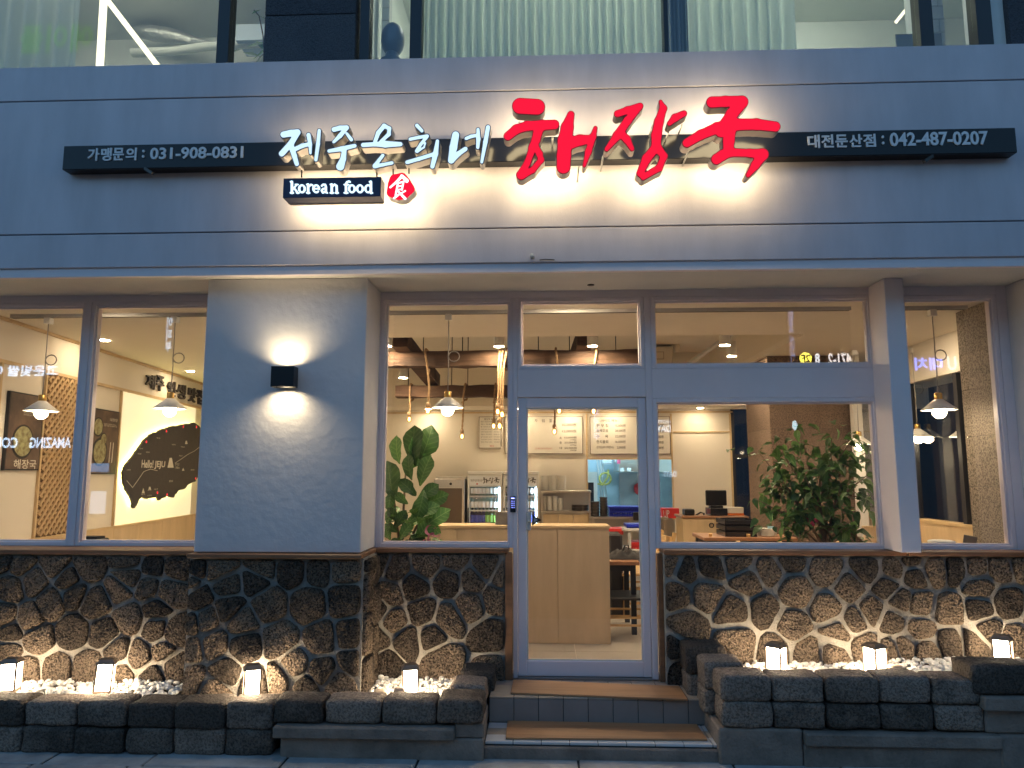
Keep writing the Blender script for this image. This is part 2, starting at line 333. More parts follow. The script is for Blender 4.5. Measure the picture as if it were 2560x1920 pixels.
def plate(name, loops2, Y0, Y1, m, parent):
    """flat shape in X/Z from Y0 (front) to Y1"""
    e = abs(Y1-Y0)/2; vs, fs = fill(loops2, e); ym = (Y0+Y1)/2
    return MB().add([(v.x, ym+v.z, v.y) for v in vs], [f[::-1] for f in fs]).build(name, m, parent)
def to_plane(loops, zf, Y): return [[(lambda p: (p.x, p.z))(W(*zf(x, y), Y=Y)) for x, y in lp] for lp in loops]
# ================================================================== GROUND
SILL, SOF, FB, FT = 1.14, 3.03, 3.07, 4.545
road = struct(MB().add([(-60, -60, -.02), (60, -60, -.02), (60, 60, -.02), (-60, 60, -.02)], [(0, 1, 2, 3)]).build('road', ASPH))
pav = struct(bx('pavement', GROUTD, None, -8, 8, -3.2, .0, -.019, -.012))
yy = -.66
for r, dep in enumerate([.30, .34, .34, .4, .4, .4, .4]):
    x = -7.6+.13*r
    while x < 7.4:
        w = random.uniform(.55, .95)
        o = MB().box(x, x+w-.012, yy-dep+.012, yy, -.012, random.uniform(-.003, .003)).build('paver', PAVE, pav, .006); x += w
    yy -= dep
# ================================================================== BUILDING SHELL
B = thing('restaurant_building', (0, 0, 0), 'white fronted two storey restaurant building at dusk with stone base and sign band', 'building')
fas = part_root('fascia', (0, -.35, FB), B)
for z0, z1 in ((FB, 3.304), (3.312, 4.283), (4.291, FT)): bx('panel', FASC, fas, -6, 6, -.6, -.1, z0, z1, .003)
bx('backing', BLACK, fas, -5.99, 5.99, -.585, -.12, FB+.01, FT-.01)
bx('drip_strip', TRIM, fas, -6, 6, -.585, -.545, 3.008, FB-.001)
bx('soffit', SOFF, B, -6, 6, -.544, .10, SOF, FB-.002)
bx('pillar', STUCCO, B, -2.34, -1.207, -.42, .16, SILL+.006, SOF-.001, .006)
bx('end_wall', STUCCO, B, 3.385, 6, -.45, .16, SILL+.006, SOF-.001, .006)
bx('left_end_wall', STUCCO, B, -6, -5.2, -.28, .16, SILL+.006, SOF-.001)
cs = mat('ceiling_spot', (.01, .01, .01), .5)
q = W(1477, 712, Z=SOF); MB().lathe([(.026, -.004), (.026, .004)], (q.x, q.y, SOF), 16).build('soffit_hole', cs, B)
q = W(1330, 645, Y=-.6); camt = thing('conduit_stub', q, 'small grey conduit stub with dark wire hanging under the sign band', 'conduit')
MB().tube([(q.x, -.6, q.z+.01), (q.x, -.63, q.z+.01), (q.x+.005, -.645, q.z-.012)], .014).build('elbow', GPLAS, camt)
MB().tube([(q.x+.05, -.605, q.z-.016), (q.x+.09, -.608, q.z-.012), (q.x+.15, -.605, q.z-.016)], .003, 6).build('wire', BLACK, camt)
# ---- window frames, panes
def window(name, x0, x1, z0, z1, fr=.035, Y=0.0, m=TRIM, parent=B, depth=.09, label=None):
    w = part_root(name, ((x0+x1)/2, Y, z0), parent); f = MB()
    f.box(x0-fr, x0, Y, Y+depth, z0-fr, z1+fr).box(x1, x1+fr, Y, Y+depth, z0-fr, z1+fr).box(x0, x1, Y+.001, Y+depth-.001, z1, z1+fr).box(x0, x1, Y+.001, Y+depth-.001, z0-fr, z0)
    f.build('frame', m, w, .003)
    b = MB(); s = .012
    b.box(x0, x0+s, Y+.02, Y+.06, z0, z1).box(x1-s, x1, Y+.02, Y+.06, z0, z1).box(x0+s, x1-s, Y+.021, Y+.059, z1-s, z1).box(x0+s, x1-s, Y+.021, Y+.059, z0, z0+s)
    b.build('glazing_bead', m, w)
    bx('glass', GLASS, w, x0+s, x1-s, Y+.036, Y+.042, z0+s, z1-s)
    if label: w['label'] = label
    return w
WT = 2.945
mx = W(224, 760, Y=0).x
window('window', -5.1, mx-.05, SILL+.03, WT, .03); window('window', mx+.05, -2.1, SILL+.03, WT, .03)
bx('mullion', TRIM, B, mx-.0195, mx+.0195, -.004, .094, SILL+.003, WT+.03)
bx('header', TRIM, B, -5.2, -2.3, .001, .10, WT+.031, SOF-.001)
window('window', -1.165, -.237, SILL+.03, WT, .03)
window('window', -.145, .735, 2.465, WT, .03, label='transom pane above the entrance door')
window('window', .84, 2.395, 2.465, WT, .03); window('window', .84, 2.395, SILL+.03, 2.185, .03)
bx('header', TRIM, B, -1.25, 2.425, .001, .10, WT+.031, SOF-.001)
bx('mullion', TRIM, B, -.2065, -.1755, -.006, .10, .245, WT+.03, .003)
bx('mullion', TRIM, B, .766, .809, -.004, .10, .245, WT+.03, .003)
bx('transom_bar', TRIM, B, -.175, .765, -.003, .10, 2.228, 2.434, .003)
bx('transom_bar', TRIM, B, .81, 2.425, -.002, .10, 2.2155, 2.434, .003)
bx('jamb', TRIM, B, -1.27, -1.196, -.004, .10, SILL+.002, SOF-.002)
bx('mullion', TRIM, B, 2.426, 2.60, -.001, .10, SILL+.003, SOF-.002)
bx('corner_column', TRIM, B, W(2254, 1375, Y=-.25).x, W(2304, 1375, Y=-.25).x, -.25, -.002, SILL+.006, SOF-.001, .004)
window('window', 2.66, 3.285, SILL+.03, WT-.01, .03)
bx('header', TRIM, B, 2.601, 3.38, .001, .10, WT+.022, SOF-.001); bx('jamb', TRIM, B, 3.316, 3.384, -.003, .10, SILL+.002, SOF-.002)
# ---- sills
def sill(x0, x1, y0): bx('sill', WOODS, B, x0, x1, y0, .11, SILL-.028, SILL+.002, .005)
sill(-6, -2.36, -.29); sill(-2.359, -1.185, -.475); sill(-1.184, -.236, -.075); sill(.846, 2.50, -.13); sill(2.501, 6, -.15)
bx('jamb_trim', WOODS, B, -.262, -.2085, -.055, -.002, .245, SILL-.03, .003); bx('jamb_trim', WOODS, B, .811, .846, -.055, -.002, .245, SILL-.03, .003)
# ---- door
D = part_root('door', (.29, 0, .25), B); d0, d1, dz0, dz1 = -.172, .7625, .256, 2.224
f = MB(); f.box(d0, d0+.062, .01, .06, dz0, dz1).box(d1-.055, d1, .01, .06, dz0, dz1).box(d0+.062, d1-.055, .011, .059, dz1-.075, dz1).box(d0+.062, d1-.055, .011, .059, dz0, dz0+.105)
f.build('leaf_frame', TRIM, D, .004); bx('glass', GLASS, D, d0+.05, d1-.045, .032, .038, dz0+.095, dz1-.065)
f = MB(); gx0, gx1, gz0, gz1 = d0+.062, d1-.055, dz0+.105, dz1-.075
f.box(gx0, gx0+.01, .018, .03, gz0, gz1).box(gx1-.01, gx1, .018, .03, gz0, gz1).box(gx0+.01, gx1-.01, .019, .029, gz1-.01, gz1).box(gx0+.01, gx1-.01, .019, .029, gz0, gz0+.01).build('glazing_bead', SOFF, D)
bx('threshold', STEELD, D, -.174, .7645, -.02, .10, .246, .2545)
a, b, c, d = pxr(*ZB(1186, 848), *ZB(1225, 1000), 0); MB().box(a, b, -.018, .009, c, d).build('handle_plate', GPLAS, D, .012, 3)
MB().tube([((a+b)/2, -.018, (c+d)/2), ((a+b)/2, -.03, (c+d)/2)], .012, 12).build('keyhole', STEELD, D)
a, b, c, d = pxr(*ZB(1060, 727), *ZB(1104, 855), 0); kp = MB().box(a, b, -.028, -.007, c, d).build('keypad_lock', BLACKM, D, .006, 2)
BLUEL = emit('keypad_blue', (.25, .3, 1.0), 1.6)
for r in range(4):
    for k in range(3): MB().ball((a+(b-a)*(.25+.25*k), -.0285, c+(d-c)*(.30+.13*r)), .0022, 6, 4).build('key_light', BLUEL, D)
bx('display_light', BLUEL, D, a+.008, b-.008, -.030, -.0281, c+(d-c)*.84, c+(d-c)*.90)
st = [ZB(1232, 872), ZB(1307, 917), ZB(1232, 960)]; st = [W(x, y, Y=.03) for x, y in st]
MB().add([(p.x, .0315, p.z) for p in st], [(0, 2, 1)]).build('sticker', BLACK, D)
i_ = [(sum(p.x for p in st)/3*.55+p.x*.45, .0308, sum(p.z for p in st)/3*.55+p.z*.45) for p in st]
MB().add(i_, [(0, 2, 1)]).build('sticker_mark', GPLAS, D)
# ---- small sticker bottom-left of glass
ptext('glass_mark', '안전\n유리', mat('etch', (.35, .3, .25), .8), D, *Z7(1068, 712), *Z7(1090, 728), .0315)
def rock_block(name, x0, x1, y0, y1, z0, z1, parent, m=BLOCK, rnd=.024):
    n = 6; vs = []; fs = []; idx = {}
    c = Vector(((x0+x1)/2, (y0+y1)/2, (z0+z1)/2)); h = Vector(((x1-x0)/2, (y1-y0)/2, (z1-z0)/2)); sd_ = random.uniform(0, 90)
    def vert(i, j, k):
        if (i, j, k) in idx: return idx[i, j, k]
        u = Vector((2*i/n-1, 2*j/n-1, 2*k/n-1)); u = Vector([math.copysign(abs(t)**.7, t) for t in u])
        p = Vector((u.x*h.x, u.y*h.y, u.z*h.z)); q = Vector([max(-h[a]+rnd, min(h[a]-rnd, p[a])) for a in range(3)]); dd = p-q
        if dd.length > 1e-6 and sum(abs(dd[a]) > 1e-6 for a in range(3)) > 1: p = q+dd.normalized()*min(rnd, dd.length)
        nz = .0028*(math.sin(p.x*31+sd_)+math.sin(p.y*37+sd_*2)+math.sin(p.z*43+sd_*3+p.x*20))+random.uniform(-.002, .002)
        p = p+(p-q+p*.2).normalized()*nz if p.length > 1e-4 else p; p.z = max(-h.z, min(h.z, p.z)) if abs(u.z) > .99 else p.z
        idx[i, j, k] = len(vs); vs.append(c+p); return idx[i, j, k]
    for a in range(n):
        for b in range(n):
            fs += [tuple(vert(*t) for t in q) for q in (((a, b, 0), (a, b+1, 0), (a+1, b+1, 0), (a+1, b, 0)), ((a, b, n), (a+1, b, n), (a+1, b+1, n), (a, b+1, n)), ((a, 0, b), (a+1, 0, b), (a+1, 0, b+1), (a, 0, b+1)), ((a, n, b), (a, n, b+1), (a+1, n, b+1), (a+1, n, b)), ((0, a, b), (0, a, b+1), (0, a+1, b+1), (0, a+1, b)), ((n, a, b), (n, a+1, b), (n, a+1, b+1), (n, a, b+1)))]
    return MB().add(vs, fs, True).build(name, m, parent)
# ================================================================== STONE WALLS
def clip(poly, px, pz, nx, nz):
    out = []
    for i in range(len(poly)):
        a, b = poly[i], poly[(i+1) % len(poly)]; da = (a[0]-px)*nx+(a[1]-pz)*nz; db = (b[0]-px)*nx+(b[1]-pz)*nz
        if da <= 0: out.append(a)
        if (da < 0 < db) or (db < 0 < da):
            t = da/(da-db); out.append((a[0]+(b[0]-a[0])*t, a[1]+(b[1]-a[1])*t))
    return out
def hnoise(a, s): return math.sin(a*2+s)*.5+math.sin(a*3+s*1.7)*.35+math.sin(a*5+s*2.3)*.28+math.sin(a*8+s*3.1)*.2
def stone_wall(x0, x1, z0, z1, Y, seeds, zf, back=.10, gap=.0112, extra=()):
    wl = bx('stone_wall', MORTAR, B, x0, x1, Y, back, z0, z1)
    pts = []
    for sx, sy in seeds:
        p = W(*zf(sx, sy), Y=Y); pts.append((p.x, p.z))
    pts += list(extra)
    for i, (x, z) in enumerate(pts):
        poly = [(x0+.006, z0), (x1-.006, z0), (x1-.006, z1-.012), (x0+.006, z1-.012)]
        if not (x0-.02 < x < x1+.02): continue
        for j, (u, w) in enumerate(pts):
            if i == j: continue
            L = math.hypot(u-x, w-z)
            if L > 1.0 or L < .01: continue
            i_, j_ = min(i, j), max(i, j); g = gap*(.75+.7*((i_*7+j_*13) % 10)/10)
            nx, nz = (u-x)/L, (w-z)/L; poly = clip(poly, (x+u)/2-nx*g, (z+w)/2-nz*g, nx, nz)
            if len(poly) < 3: break
        if len(poly) < 3: continue
        for _ in range(2): poly = [q for a, b in zip(poly, poly[1:]+poly[:1]) for q in ((a[0]*.88+b[0]*.12, a[1]*.88+b[1]*.12), (a[0]*.12+b[0]*.88, a[1]*.12+b[1]*.88))]
        cx = sum(p[0] for p in poly)/len(poly); cz = sum(p[1] for p in poly)/len(poly); sd_ = random.uniform(0, 50)
        R = max(math.hypot(p[0]-cx, p[1]-cz) for p in poly)
        if R < .015: continue
        # resample
        n = 26 if R > .08 else 16; per = [math.hypot(b[0]-a[0], b[1]-a[1]) for a, b in zip(poly, poly[1:]+poly[:1])]; tot = sum(per); ring = []; k = 0; acc = 0
        for q in range(n):
            tgt = tot*q/n
            while acc+per[k] < tgt: acc += per[k]; k += 1
            t = (tgt-acc)/per[k]; a, b = poly[k], poly[(k+1) % len(poly)]; ring.append((a[0]+(b[0]-a[0])*t, a[1]+(b[1]-a[1])*t))
        pr = random.uniform(.02, .042)*min(1, R/.10+.35); vs = []; fs = []
        tx, tz = random.uniform(-.10, .10), random.uniform(-.10, .10)
        lv = [(1.0, -.012), (1.0, .5), (.975, .85), (.88, 1.0), (.62, 1.04), (.3, 1.06)]
        for li, (sc, h) in enumerate(lv):
            for q, (u, w) in enumerate(ring):
                a = math.atan2(w-cz, u-cx); k_ = sc*(1+.035*hnoise(a, sd_)*(1 if li < 4 else .6)); dx, dz = (u-cx)*k_, (w-cz)*k_
                hh = h*pr*(1+.16*math.sin(dx*34+sd_)*math.cos(dz*29+sd_)) + (dx*tx+dz*tz if li > 1 else 0)+ (random.uniform(-.004, .004) if li > 1 else 0)
                vs.append((cx+dx, Y-max(hh, -.012 if li == 0 else .004), cz+dz))
        for li in range(len(lv)-1):
            for q in range(n): fs.append((li*n+q, li*n+(q+1) % n, (li+1)*n+(q+1) % n, (li+1)*n+q))
        vs.append((cx, Y-pr*1.1, cz)); m = (len(lv)-1)*n
        for q in range(n): fs.append((m+q, m+(q+1) % n, len(vs)-1))
        MB().add(vs, fs, True).build('stone', STONE, wl)
    return wl
SL = [(30, 130), (130, 165), (320, 165), (520, 180), (735, 130), (735, 240), (900, 165), (1005, 170), (70, 300), (200, 255), (305, 380), (400, 255), (560, 380), (690, 300), (870, 300), (965, 320), (750, 470), (905, 410), (30, 460), (60, 560), (220, 590), (430, 545), (910, 540), (1000, 560), (50, 660), (160, 780), (320, 770), (520, 750), (680, 660), (805, 690), (950, 660), (700, 800), (880, 810), (1000, 740), (60, 850), (430, 330), (610, 560), (180, 470)]
SL += [(-120, 150), (-100, 330), (-150, 520), (-90, 620), (-130, 780), (-300, 200), (-280, 420), (-300, 640), (-280, 820), (-450, 300), (-460, 560), (-450, 780)]
stone_wall(-6, -2.361, -.02, SILL-.029, -.25, SL, Z6, extra=[(-4.75-.28*i+random.uniform(-.07, .07), .12+.25*j+random.uniform(-.06, .06)) for i in range(5) for j in range(5)])
SP = [(1110, 185), (1080, 250), (1290, 190), (1500, 185), (1690, 190), (1830, 190), (1990, 190), (1140, 370), (1320, 265), (1330, 420), (1470, 250), (1550, 390), (1780, 390), (1990, 360), (1100, 500), (1240, 620), (1390, 490), (1410, 630), (1620, 600), (1850, 600), (2020, 580), (1100, 650), (1100, 820), (1300, 780), (1240, 890), (1480, 850), (1610, 830), (1750, 870), (1860, 770), (1960, 850), (2030, 720), (1190, 480), (1700, 740)]
stone_wall(-2.36, -1.19, -.02, SILL-.029, -.42, SP, Z6)
# stones wrapping the pillar's right return
ret = bx('stone_wall', MORTAR, B, -1.1899, -1.184, -.419, -.031, -.02, SILL-.03)
for y0, y1, z0, z1 in ((-.41, -.22, .02, .22), (-.20, -.04, .02, .30), (-.41, -.19, .24, .46), (-.41, -.25, .48, .74), (-.23, -.04, .32, .62), (-.235, -.04, .64, .88), (-.41, -.25, .76, 1.0), (-.23, -.04, .90, 1.10), (-.41, -.25, 1.02, 1.10)): rock_block('stone', -1.20, -1.152+random.uniform(0, .02), y0, y1, z0, z1, ret, STONE, .02)
SM = [(200, 150), (300, 190), (480, 160), (640, 130), (810, 180), (400, 290), (270, 330), (600, 260), (290, 490), (450, 440), (600, 480), (730, 400), (870, 360), (365, 600), (240, 730), (510, 580), (560, 700), (840, 570), (850, 780), (920, 240), (190, 420), (190, 600), (740, 250)]
stone_wall(-1.189, -.263, -.02, SILL-.029, -.03, SM, Z7)
SR = [(170, 160), (400, 175), (260, 200), (210, 330), (380, 330), (560, 140), (620, 260), (740, 200), (860, 130), (885, 310), (1070, 200), (1200, 300), (1310, 190), (1090, 420), (1420, 290), (1450, 190), (1560, 130), (1580, 230), (1500, 370), (540, 430), (710, 425), (270, 520), (560, 600), (870, 520), (1330, 430), (1230, 490), (1140, 550), (1450, 490), (1600, 390), (1605, 540), (780, 650), (960, 670), (1115, 665), (1290, 630), (1440, 660), (1515, 640), (1640, 660), (1780, 430), (1815, 185), (1930, 180), (2060, 180), (1950, 290), (1950, 420), (2110, 390), (2000, 540), (2150, 590), (1790, 620), (1920, 620), (2200, 160), (240, 770), (200, 650), (420, 760), (1690, 190), (2330, 200), (2320, 400), (2300, 520), (2320, 650), (2480, 250), (2500, 450), (2480, 620), (2650, 350), (2650, 560)]
stone_wall(.847, 6, -.02, SILL-.029, -.10, SR, Z8, gap=.0145, extra=[(4.0+.26*i+random.uniform(-.07, .07), .12+.25*j+random.uniform(-.06, .06)) for i in range(8) for j in range(5)])
# ================================================================== PLANTERS
def rbj(): return random.uniform(-.008, .008)
PL = thing('planter_wall', (-2.2, -.7, 0), 'low planter edge of rounded grey basalt blocks left of the entrance steps', 'planter')
FY = -.80
xs_l = [W(x, 1790, Y=FY).x for x in (-350, -215, -78, 55, 187, 313, 435, 562, 681)]
for i in range(8):
    for z0, z1 in ((-.005, .146), (.147, .297)):
        j = rbj(); rock_block('block', xs_l[i]+.004, xs_l[i+1]-.004, FY+j, FY+.205+j, z0, z1+rbj(), PL)
bx('ledge', CONC, PL, W(681, 1820, Y=-.845).x, W(1136, 1820, Y=-.845).x, -.845, -.56, .118, .186, .008)
bx('base', CONC, PL, W(700, 1870, Y=-.80).x, W(1210, 1870, Y=-.80).x-.002, -.80, -.5, -.01, .117, .008)
bx('end_pier', CONC, PL, W(1137, 1820, Y=-.79).x, W(1210, 1820, Y=-.79).x-.002, -.79, -.42, .118, .20, .008)
for x0, x1 in ((683, 806), (810, 950)): j = rbj(); rock_block('block', W(x0, 1780, Y=FY).x, W(x1, 1780, Y=FY).x, FY+j, FY+.20, .187, .325, PL)
xa, xb = W(1094, 1780, Y=FY).x, W(1208, 1780, Y=FY).x
rock_block('block', W(952, 1780, Y=FY).x, W(1090, 1780, Y=FY).x, FY, FY+.20, .187, .33, PL)
rock_block('block', xa, xb, FY-.01, FY+.24, .201, .34, PL)
rock_block('block', xb-.235, xb-.005, -.545, -.32, .20, .352, PL); rock_block('block', xb-.20, xb+.035, -.315, -.08, .20, .372, PL)
rock_block('block', xb-.22, xb-.01, -.54, -.31, .0, .199, PL); rock_block('block', xb-.2, xb+.03, -.305, -.07, .0, .199, PL)
PR = thing('planter_wall', (2.3, -.7, 0), 'taller planter edge of rounded grey basalt blocks right of the entrance steps', 'planter')
xs_r = [W(x, 1757, Y=FY).x for x in (1803, 1934, 2065, 2202, 2335, 2458)]
for i in range(5):
    for z0, z1 in ((.199, .343), (.344, .492)):
        j = rbj(); rock_block('block', xs_r[i]+.004, xs_r[i+1]-.004, FY+j, FY+.21+j, z0, z1+rbj(), PR)
bx('base', CONC, PR, xs_r[0]-.02, xs_r[1]+.16, -.80, -.10, -.01, .197, .01)
bx('ledge', CONC, PR, xs_r[1]+.165, W(2505, 1840, Y=-.84).x, -.845, -.5, .118, .190, .008); bx('base', CONC, PR, xs_r[1]+.161, W(2500, 1840, Y=-.80).x, -.81, -.45, -.01, .117, .008)
bx('base', CONC, PR, W(2472, 1850, Y=-.82).x, 4.6, -.80, -.4, .191, .325, .01); bx('base', CONC, PR, W(2500, 1850, Y=-.82).x+.002, 4.6, -.82, -.45, -.01, .188, .01)
bx('ledge', CONC, PR, W(2462, 1750, Y=-.85).x, 4.6, -.85, -.5, .326, .403, .008)
for k in range(5): x = W(2425, 1700, Y=FY).x+.36*k; rock_block('block', x+.003, x+.355, FY-.02, FY+.21, .404, .572+rbj(), PR)
xr = xs_r[0]
rock_block('block', xr-.045, xr+.20, -.575, -.345, .345, .515, PR); rock_block('block', xr-.105, xr+.15, -.34, -.105, .37, .55, PR)
rock_block('block', xr-.05, xr+.2, -.575, -.345, .198, .344, PR); rock_block('block', xr-.10, xr+.15, -.34, -.105, .198, .369, PR)
# soil and pebbles
def gravel(name, x0, x1, ya, yb, zf, n, label, rock=0):
    mb = MB(); random.seed(n)
    for i in range(n):
        x = random.uniform(x0, x1); y = random.uniform(ya, yb); r = random.uniform(.013, .023)
        mb.ball((x, y, zf(x, y)+random.uniform(-.012, .012)), r, 7, 4, (random.uniform(.8, 1.25), random.uniform(.8, 1.2), random.uniform(.6, .85)), .06)
    o = mb.build(name, PEB); o['kind'] = 'stuff'; tag(o, label, 'gravel')
    return o
random.seed(3)
gl_ = lambda x, y: .245+.045*math.sin(x*2.1+1)*(y+.6)+(y+.6)*.03
bx('soil', mat('soil', (.10, .08, .06), .95, var=.3, vscale=20), PL, -5.4, -2.38, -.61, -.255, -.01, .225)
bx('soil', MATS['soil'], PL, -2.37, -1.16, -.61, -.425, -.01, .225); bx('soil', MATS['soil'], PL, -1.155, xb-.24, -.61, -.035, -.01, .215)
bx('soil', MATS['soil'], PR, xr+.16, 4.6, -.60, -.105, .16, .385)
gravel('gravel', -4.2, -2.38, -.61, -.25, gl_, 900, 'white pebbles filling the planter in front of the left stone wall')
gravel('gravel', -2.38, -1.17, -.61, -.50, lambda x, y: .235, 190, 'thin strip of white pebbles along the foot of the pillar')
gravel('gravel', -1.17, xb-.23, -.60, -.05, lambda x, y: .215+.06*(y+.6), 560, 'white pebbles in the short planter left of the door')
gravel('gravel', xr+.15, 4.6, -.60, -.11, lambda x, y: .395+.05*max(0, min(1, (x-1.9)*1.3))*(.6+.6*(y+.6)), 2100, 'white pebbles heaped in the planter right of the door')
for x, y, s_ in ((925, 1742, .032), (950, 1738, .04), (985, 1742, .03), (1000, 1728, .034), (965, 1752, .03)):
    q = W(x, y, Y=-.52); rock_block('rock', q.x-s_, q.x+s_, q.y-s_, q.y+s_, q.z-s_, q.z+s_*.8, PL, PEBT, .02)
q = W(2240, 1675, Y=-.5); rock_block('rock', q.x-.04, q.x+.04, -.54, -.46, q.z-.03, q.z+.03, PR, PEBT, .02)
# ================================================================== STEPS
T2, T1 = .243, .086
ST = thing('entrance_steps', (.3, -.4, 0), 'two tiled steps with grey risers and white edge tiles before the door', 'steps')
s2x0, s2x1, s2y = W(1223, 1745, Y=-.413).x, W(1770, 1750, Y=-.413).x, -.413
s1x0, s1x1, s1y = W(1212, 1856, Y=-.74).x, W(1812, 1860, Y=-.74).x, -.74
bx('core', GROUTD, ST, s2x0+.004, s2x1-.004, s2y+.006, -.02, 0, T2-.004); bx('core', GROUTD, ST, s1x0+.004, s1x1-.004, s1y+.006, s2y+.003, .0, T1-.006)
bx('kerb', CONC, ST, s1x0-.005, s1x1+.01, s1y-.03, s1y+.004, -.01, T1-.022, .006)
tw = .159; x = s2x0; xe = []
while x < s2x1-.02: xe.append((x, min(x+tw, s2x1))); x += tw
for a, b in xe:
    bx('tile', TILED, ST, a+.002, b-.002, s2y, s2y+.008, T1+.002, T2-.012, .002)
    bx('tile', TILEB, ST, a+.002, b-.002, s2y-.003, s2y+.10, T2-.010, T2, .002)
    bx('tile', TILEB, ST, a+.002, b-.002, s2y+.103, s2y+.255, T2-.010, T2, .002); bx('tile', TILED, ST, a+.002, b-.002, s2y+.258, -.022, T2-.010, T2, .002)
x = s1x0; tw = .1685
while x < s1x1-.02:
    b = min(x+tw, s1x1)
    bx('tile', TILEW, ST, x+.002, b-.002, s1y, s1y+.115, T1-.016, T1, .002); bx('tile', TILEB, ST, x+.002, b-.002, s1y+.118, s1y+.225, T1-.012, T1, .002)
    bx('tile', TILEW, ST, x+.002, b-.002, s1y+.228, s2y-.005, T1-.012, T1, .002); x += tw
def board(pts, z, lab):
    P = [W(x, y, Z=z) for x, y in pts]
    o = MB().hexa([(p.x, p.y, z-.012) for p in P], [(p.x, p.y, z) for p in P]).build('step_board', WOODM, None, .002); return tag(o, lab, 'board', 'wooden boards laid on the steps')
zz = zoom(1100, 1600, .3617)
board([zz(488, 362), zz(1712, 408), zz(1655, 318), zz(508, 272)], T2+.014, 'brown wooden board laid across the upper step against the door')
board([zz(455, 674), zz(1848, 684), zz(1775, 580), zz(466, 556)], T1+.014, 'brown wooden board laid across the lower step')
# ================================================================== LANTERNS
LANT = emit('lantern_glow', (1.0, .80, .54), 17.0)
FRM = mat('lantern_frame', (.22, .16, .12), .45, metal=.5)
def lantern():
    t = thing('garden_lantern', (0, 0, 0), '', 'lantern', 'square lanterns glowing along the planters'); s, h = .043, .19
    bx('base', FRM, t, -s, s, -s, s, 0, .035, .003)
    for a in (-1, 1):
        for b in (-1, 1): bx('post', FRM, t, a*(s-.004)-.0045, a*(s-.004)+.0045, b*(s-.004)-.0045, b*(s-.004)+.0045, .0351, h-.012)
    bx('diffuser', LANT, t, -s+.008, s-.008, -s+.008, s-.008, .036, h-.014)
    m = MB(); m.hexa([(-s-.006, -s-.006, h-.0115), (s+.006, -s-.006, h-.0115), (s+.006, s+.006, h-.0115), (-s-.006, s+.006, h-.0115)], [(-s+.012, -s+.012, h+.012), (s-.012, -s+.012, h+.012), (s-.012, s-.012, h+.012), (-s+.012, s-.012, h+.012)]); m.build('lid', FRM, t)
    return t
L0 = lantern()
spots = [(22, 1738, .262, 14, 'leftmost lantern at the picture edge, in white pebbles'), (256, 1738, .262, 22, 'leaning square lantern second from left before the stone wall'), (628, 1742, .255, 25, 'square lantern at the foot of the blue grey pillar'), (1026, 1728, .235, 12, 'square lantern on pebbles just left of the entrance steps'), (1942, 1686, .405, 50, 'square lantern right of the steps, nearest the door'), (2190, 1688, .405, 25, 'square lantern in the middle of the right planter'), (2510, 1662, .455, 52, 'rightmost square lantern on the highest pebbles')]
for i, (x, y, z, r, lab) in enumerate(spots):
    yl = {2: -.56, 3: -.44, 4: -.40, 5: -.40, 6: -.36}.get(i, -.5); q = W(x, y, Y=yl); zb = z-.02
    o = L0 if i == 0 else dup(L0, (0, 0, 0)); o.location = (q.x, yl, zb); o.rotation_euler = (random.uniform(-.03, .03), (.06 if i == 1 else random.uniform(-.02, .02)), math.radians(r)); o['label'] = lab
    o.scale = (1.2, 1.2, (1.14 if i < 4 else 1.04))
# ================================================================== WALL SCONCE
a, b, c, d = pxr(679, 916, 736, 967, -.52)
WL = thing('wall_lamp', ((a+b)/2, -.42, c), 'black cube wall lamp shining up and down on the blue grey pillar', 'wall lamp')
f = MB(); f.box(a, a+.006, -.535, -.45, c, d).box(b-.006, b, -.535, -.45, c, d).box(a+.006, b-.006, -.535, -.529, c, d).box(a+.006, b-.006, -.456, -.45, c, d).box(a+.006, b-.006, -.529, -.456, (c+d)/2-.02, (c+d)/2+.02).build('housing', BLACK, WL)
bx('mount', BLACK, WL, a+.03, b-.03, -.4499, -.421, c+.02, d-.02)
WARM = (1.0, .80, .48)
for zc_, dr, nm in ((d-.03, 0, 'upper_light'), (c+.03, math.pi, 'lower_light')):
    ld = bpy.data.lights.new(nm, 'SPOT'); ld.energy = 5; ld.color = WARM; ld.spot_size = math.radians(150); ld.spot_blend = 1.0; ld.shadow_soft_size = .03
    lo = bpy.data.objects.new(nm, ld); COL.objects.link(lo); lo.parent = WL; lo.location = Vector(((a+b)/2, -.492, zc_))-ORG[WL.name]; lo.rotation_euler = (math.pi-dr, 0, 0)
    MB().box(a+.02, b-.02, -.52, -.465, (c+d)/2+(.021 if dr == 0 else -.025), (c+d)/2+(.025 if dr == 0 else -.021)).build('led', emit('sconce_led', WARM, 5), WL)
# ================================================================== UPPER STOREY
UY = -.12
UB = thing('upper_storey', (0, UY, 4.4), 'upper floor windows with black frames and dark granite piers over the sign band', 'building')
def upx(x): return W(x, 60, Y=UY).x
UPF = mat('upper_frame', (.012, .012, .016), .4)
for x0, x1 in ((549, 578), (903, 926), (1027, 1055), (1658, 1668), (2294, 2327), (2436, 2474)): bx('frame_post', UPF, UB, upx(x0), upx(x1), UY-.03, UY+.08, 4.4, 6.8)
for x0, x1 in ((668, 893), (2512, 2900)):
    zs = [4.4, W(780, 36, Y=UY-.05).z, 6.0, 6.8]
    for z0, z1 in zip(zs[:-1], zs[1:]): bx('granite_slab', GRANITE_D, UB, upx(x0), upx(x1), UY-.05, UY+.3, z0+.003, z1-.003, .004)
    bx('granite_core', BLACK, UB, upx(x0)+.01, upx(x1)-.01, UY-.03, UY+.29, 4.4, 6.8)
bx('side_reveal', SOFF, UB, upx(2474)+.002, upx(2512)-.002, UY, UY+.3, 4.4, 6.8)
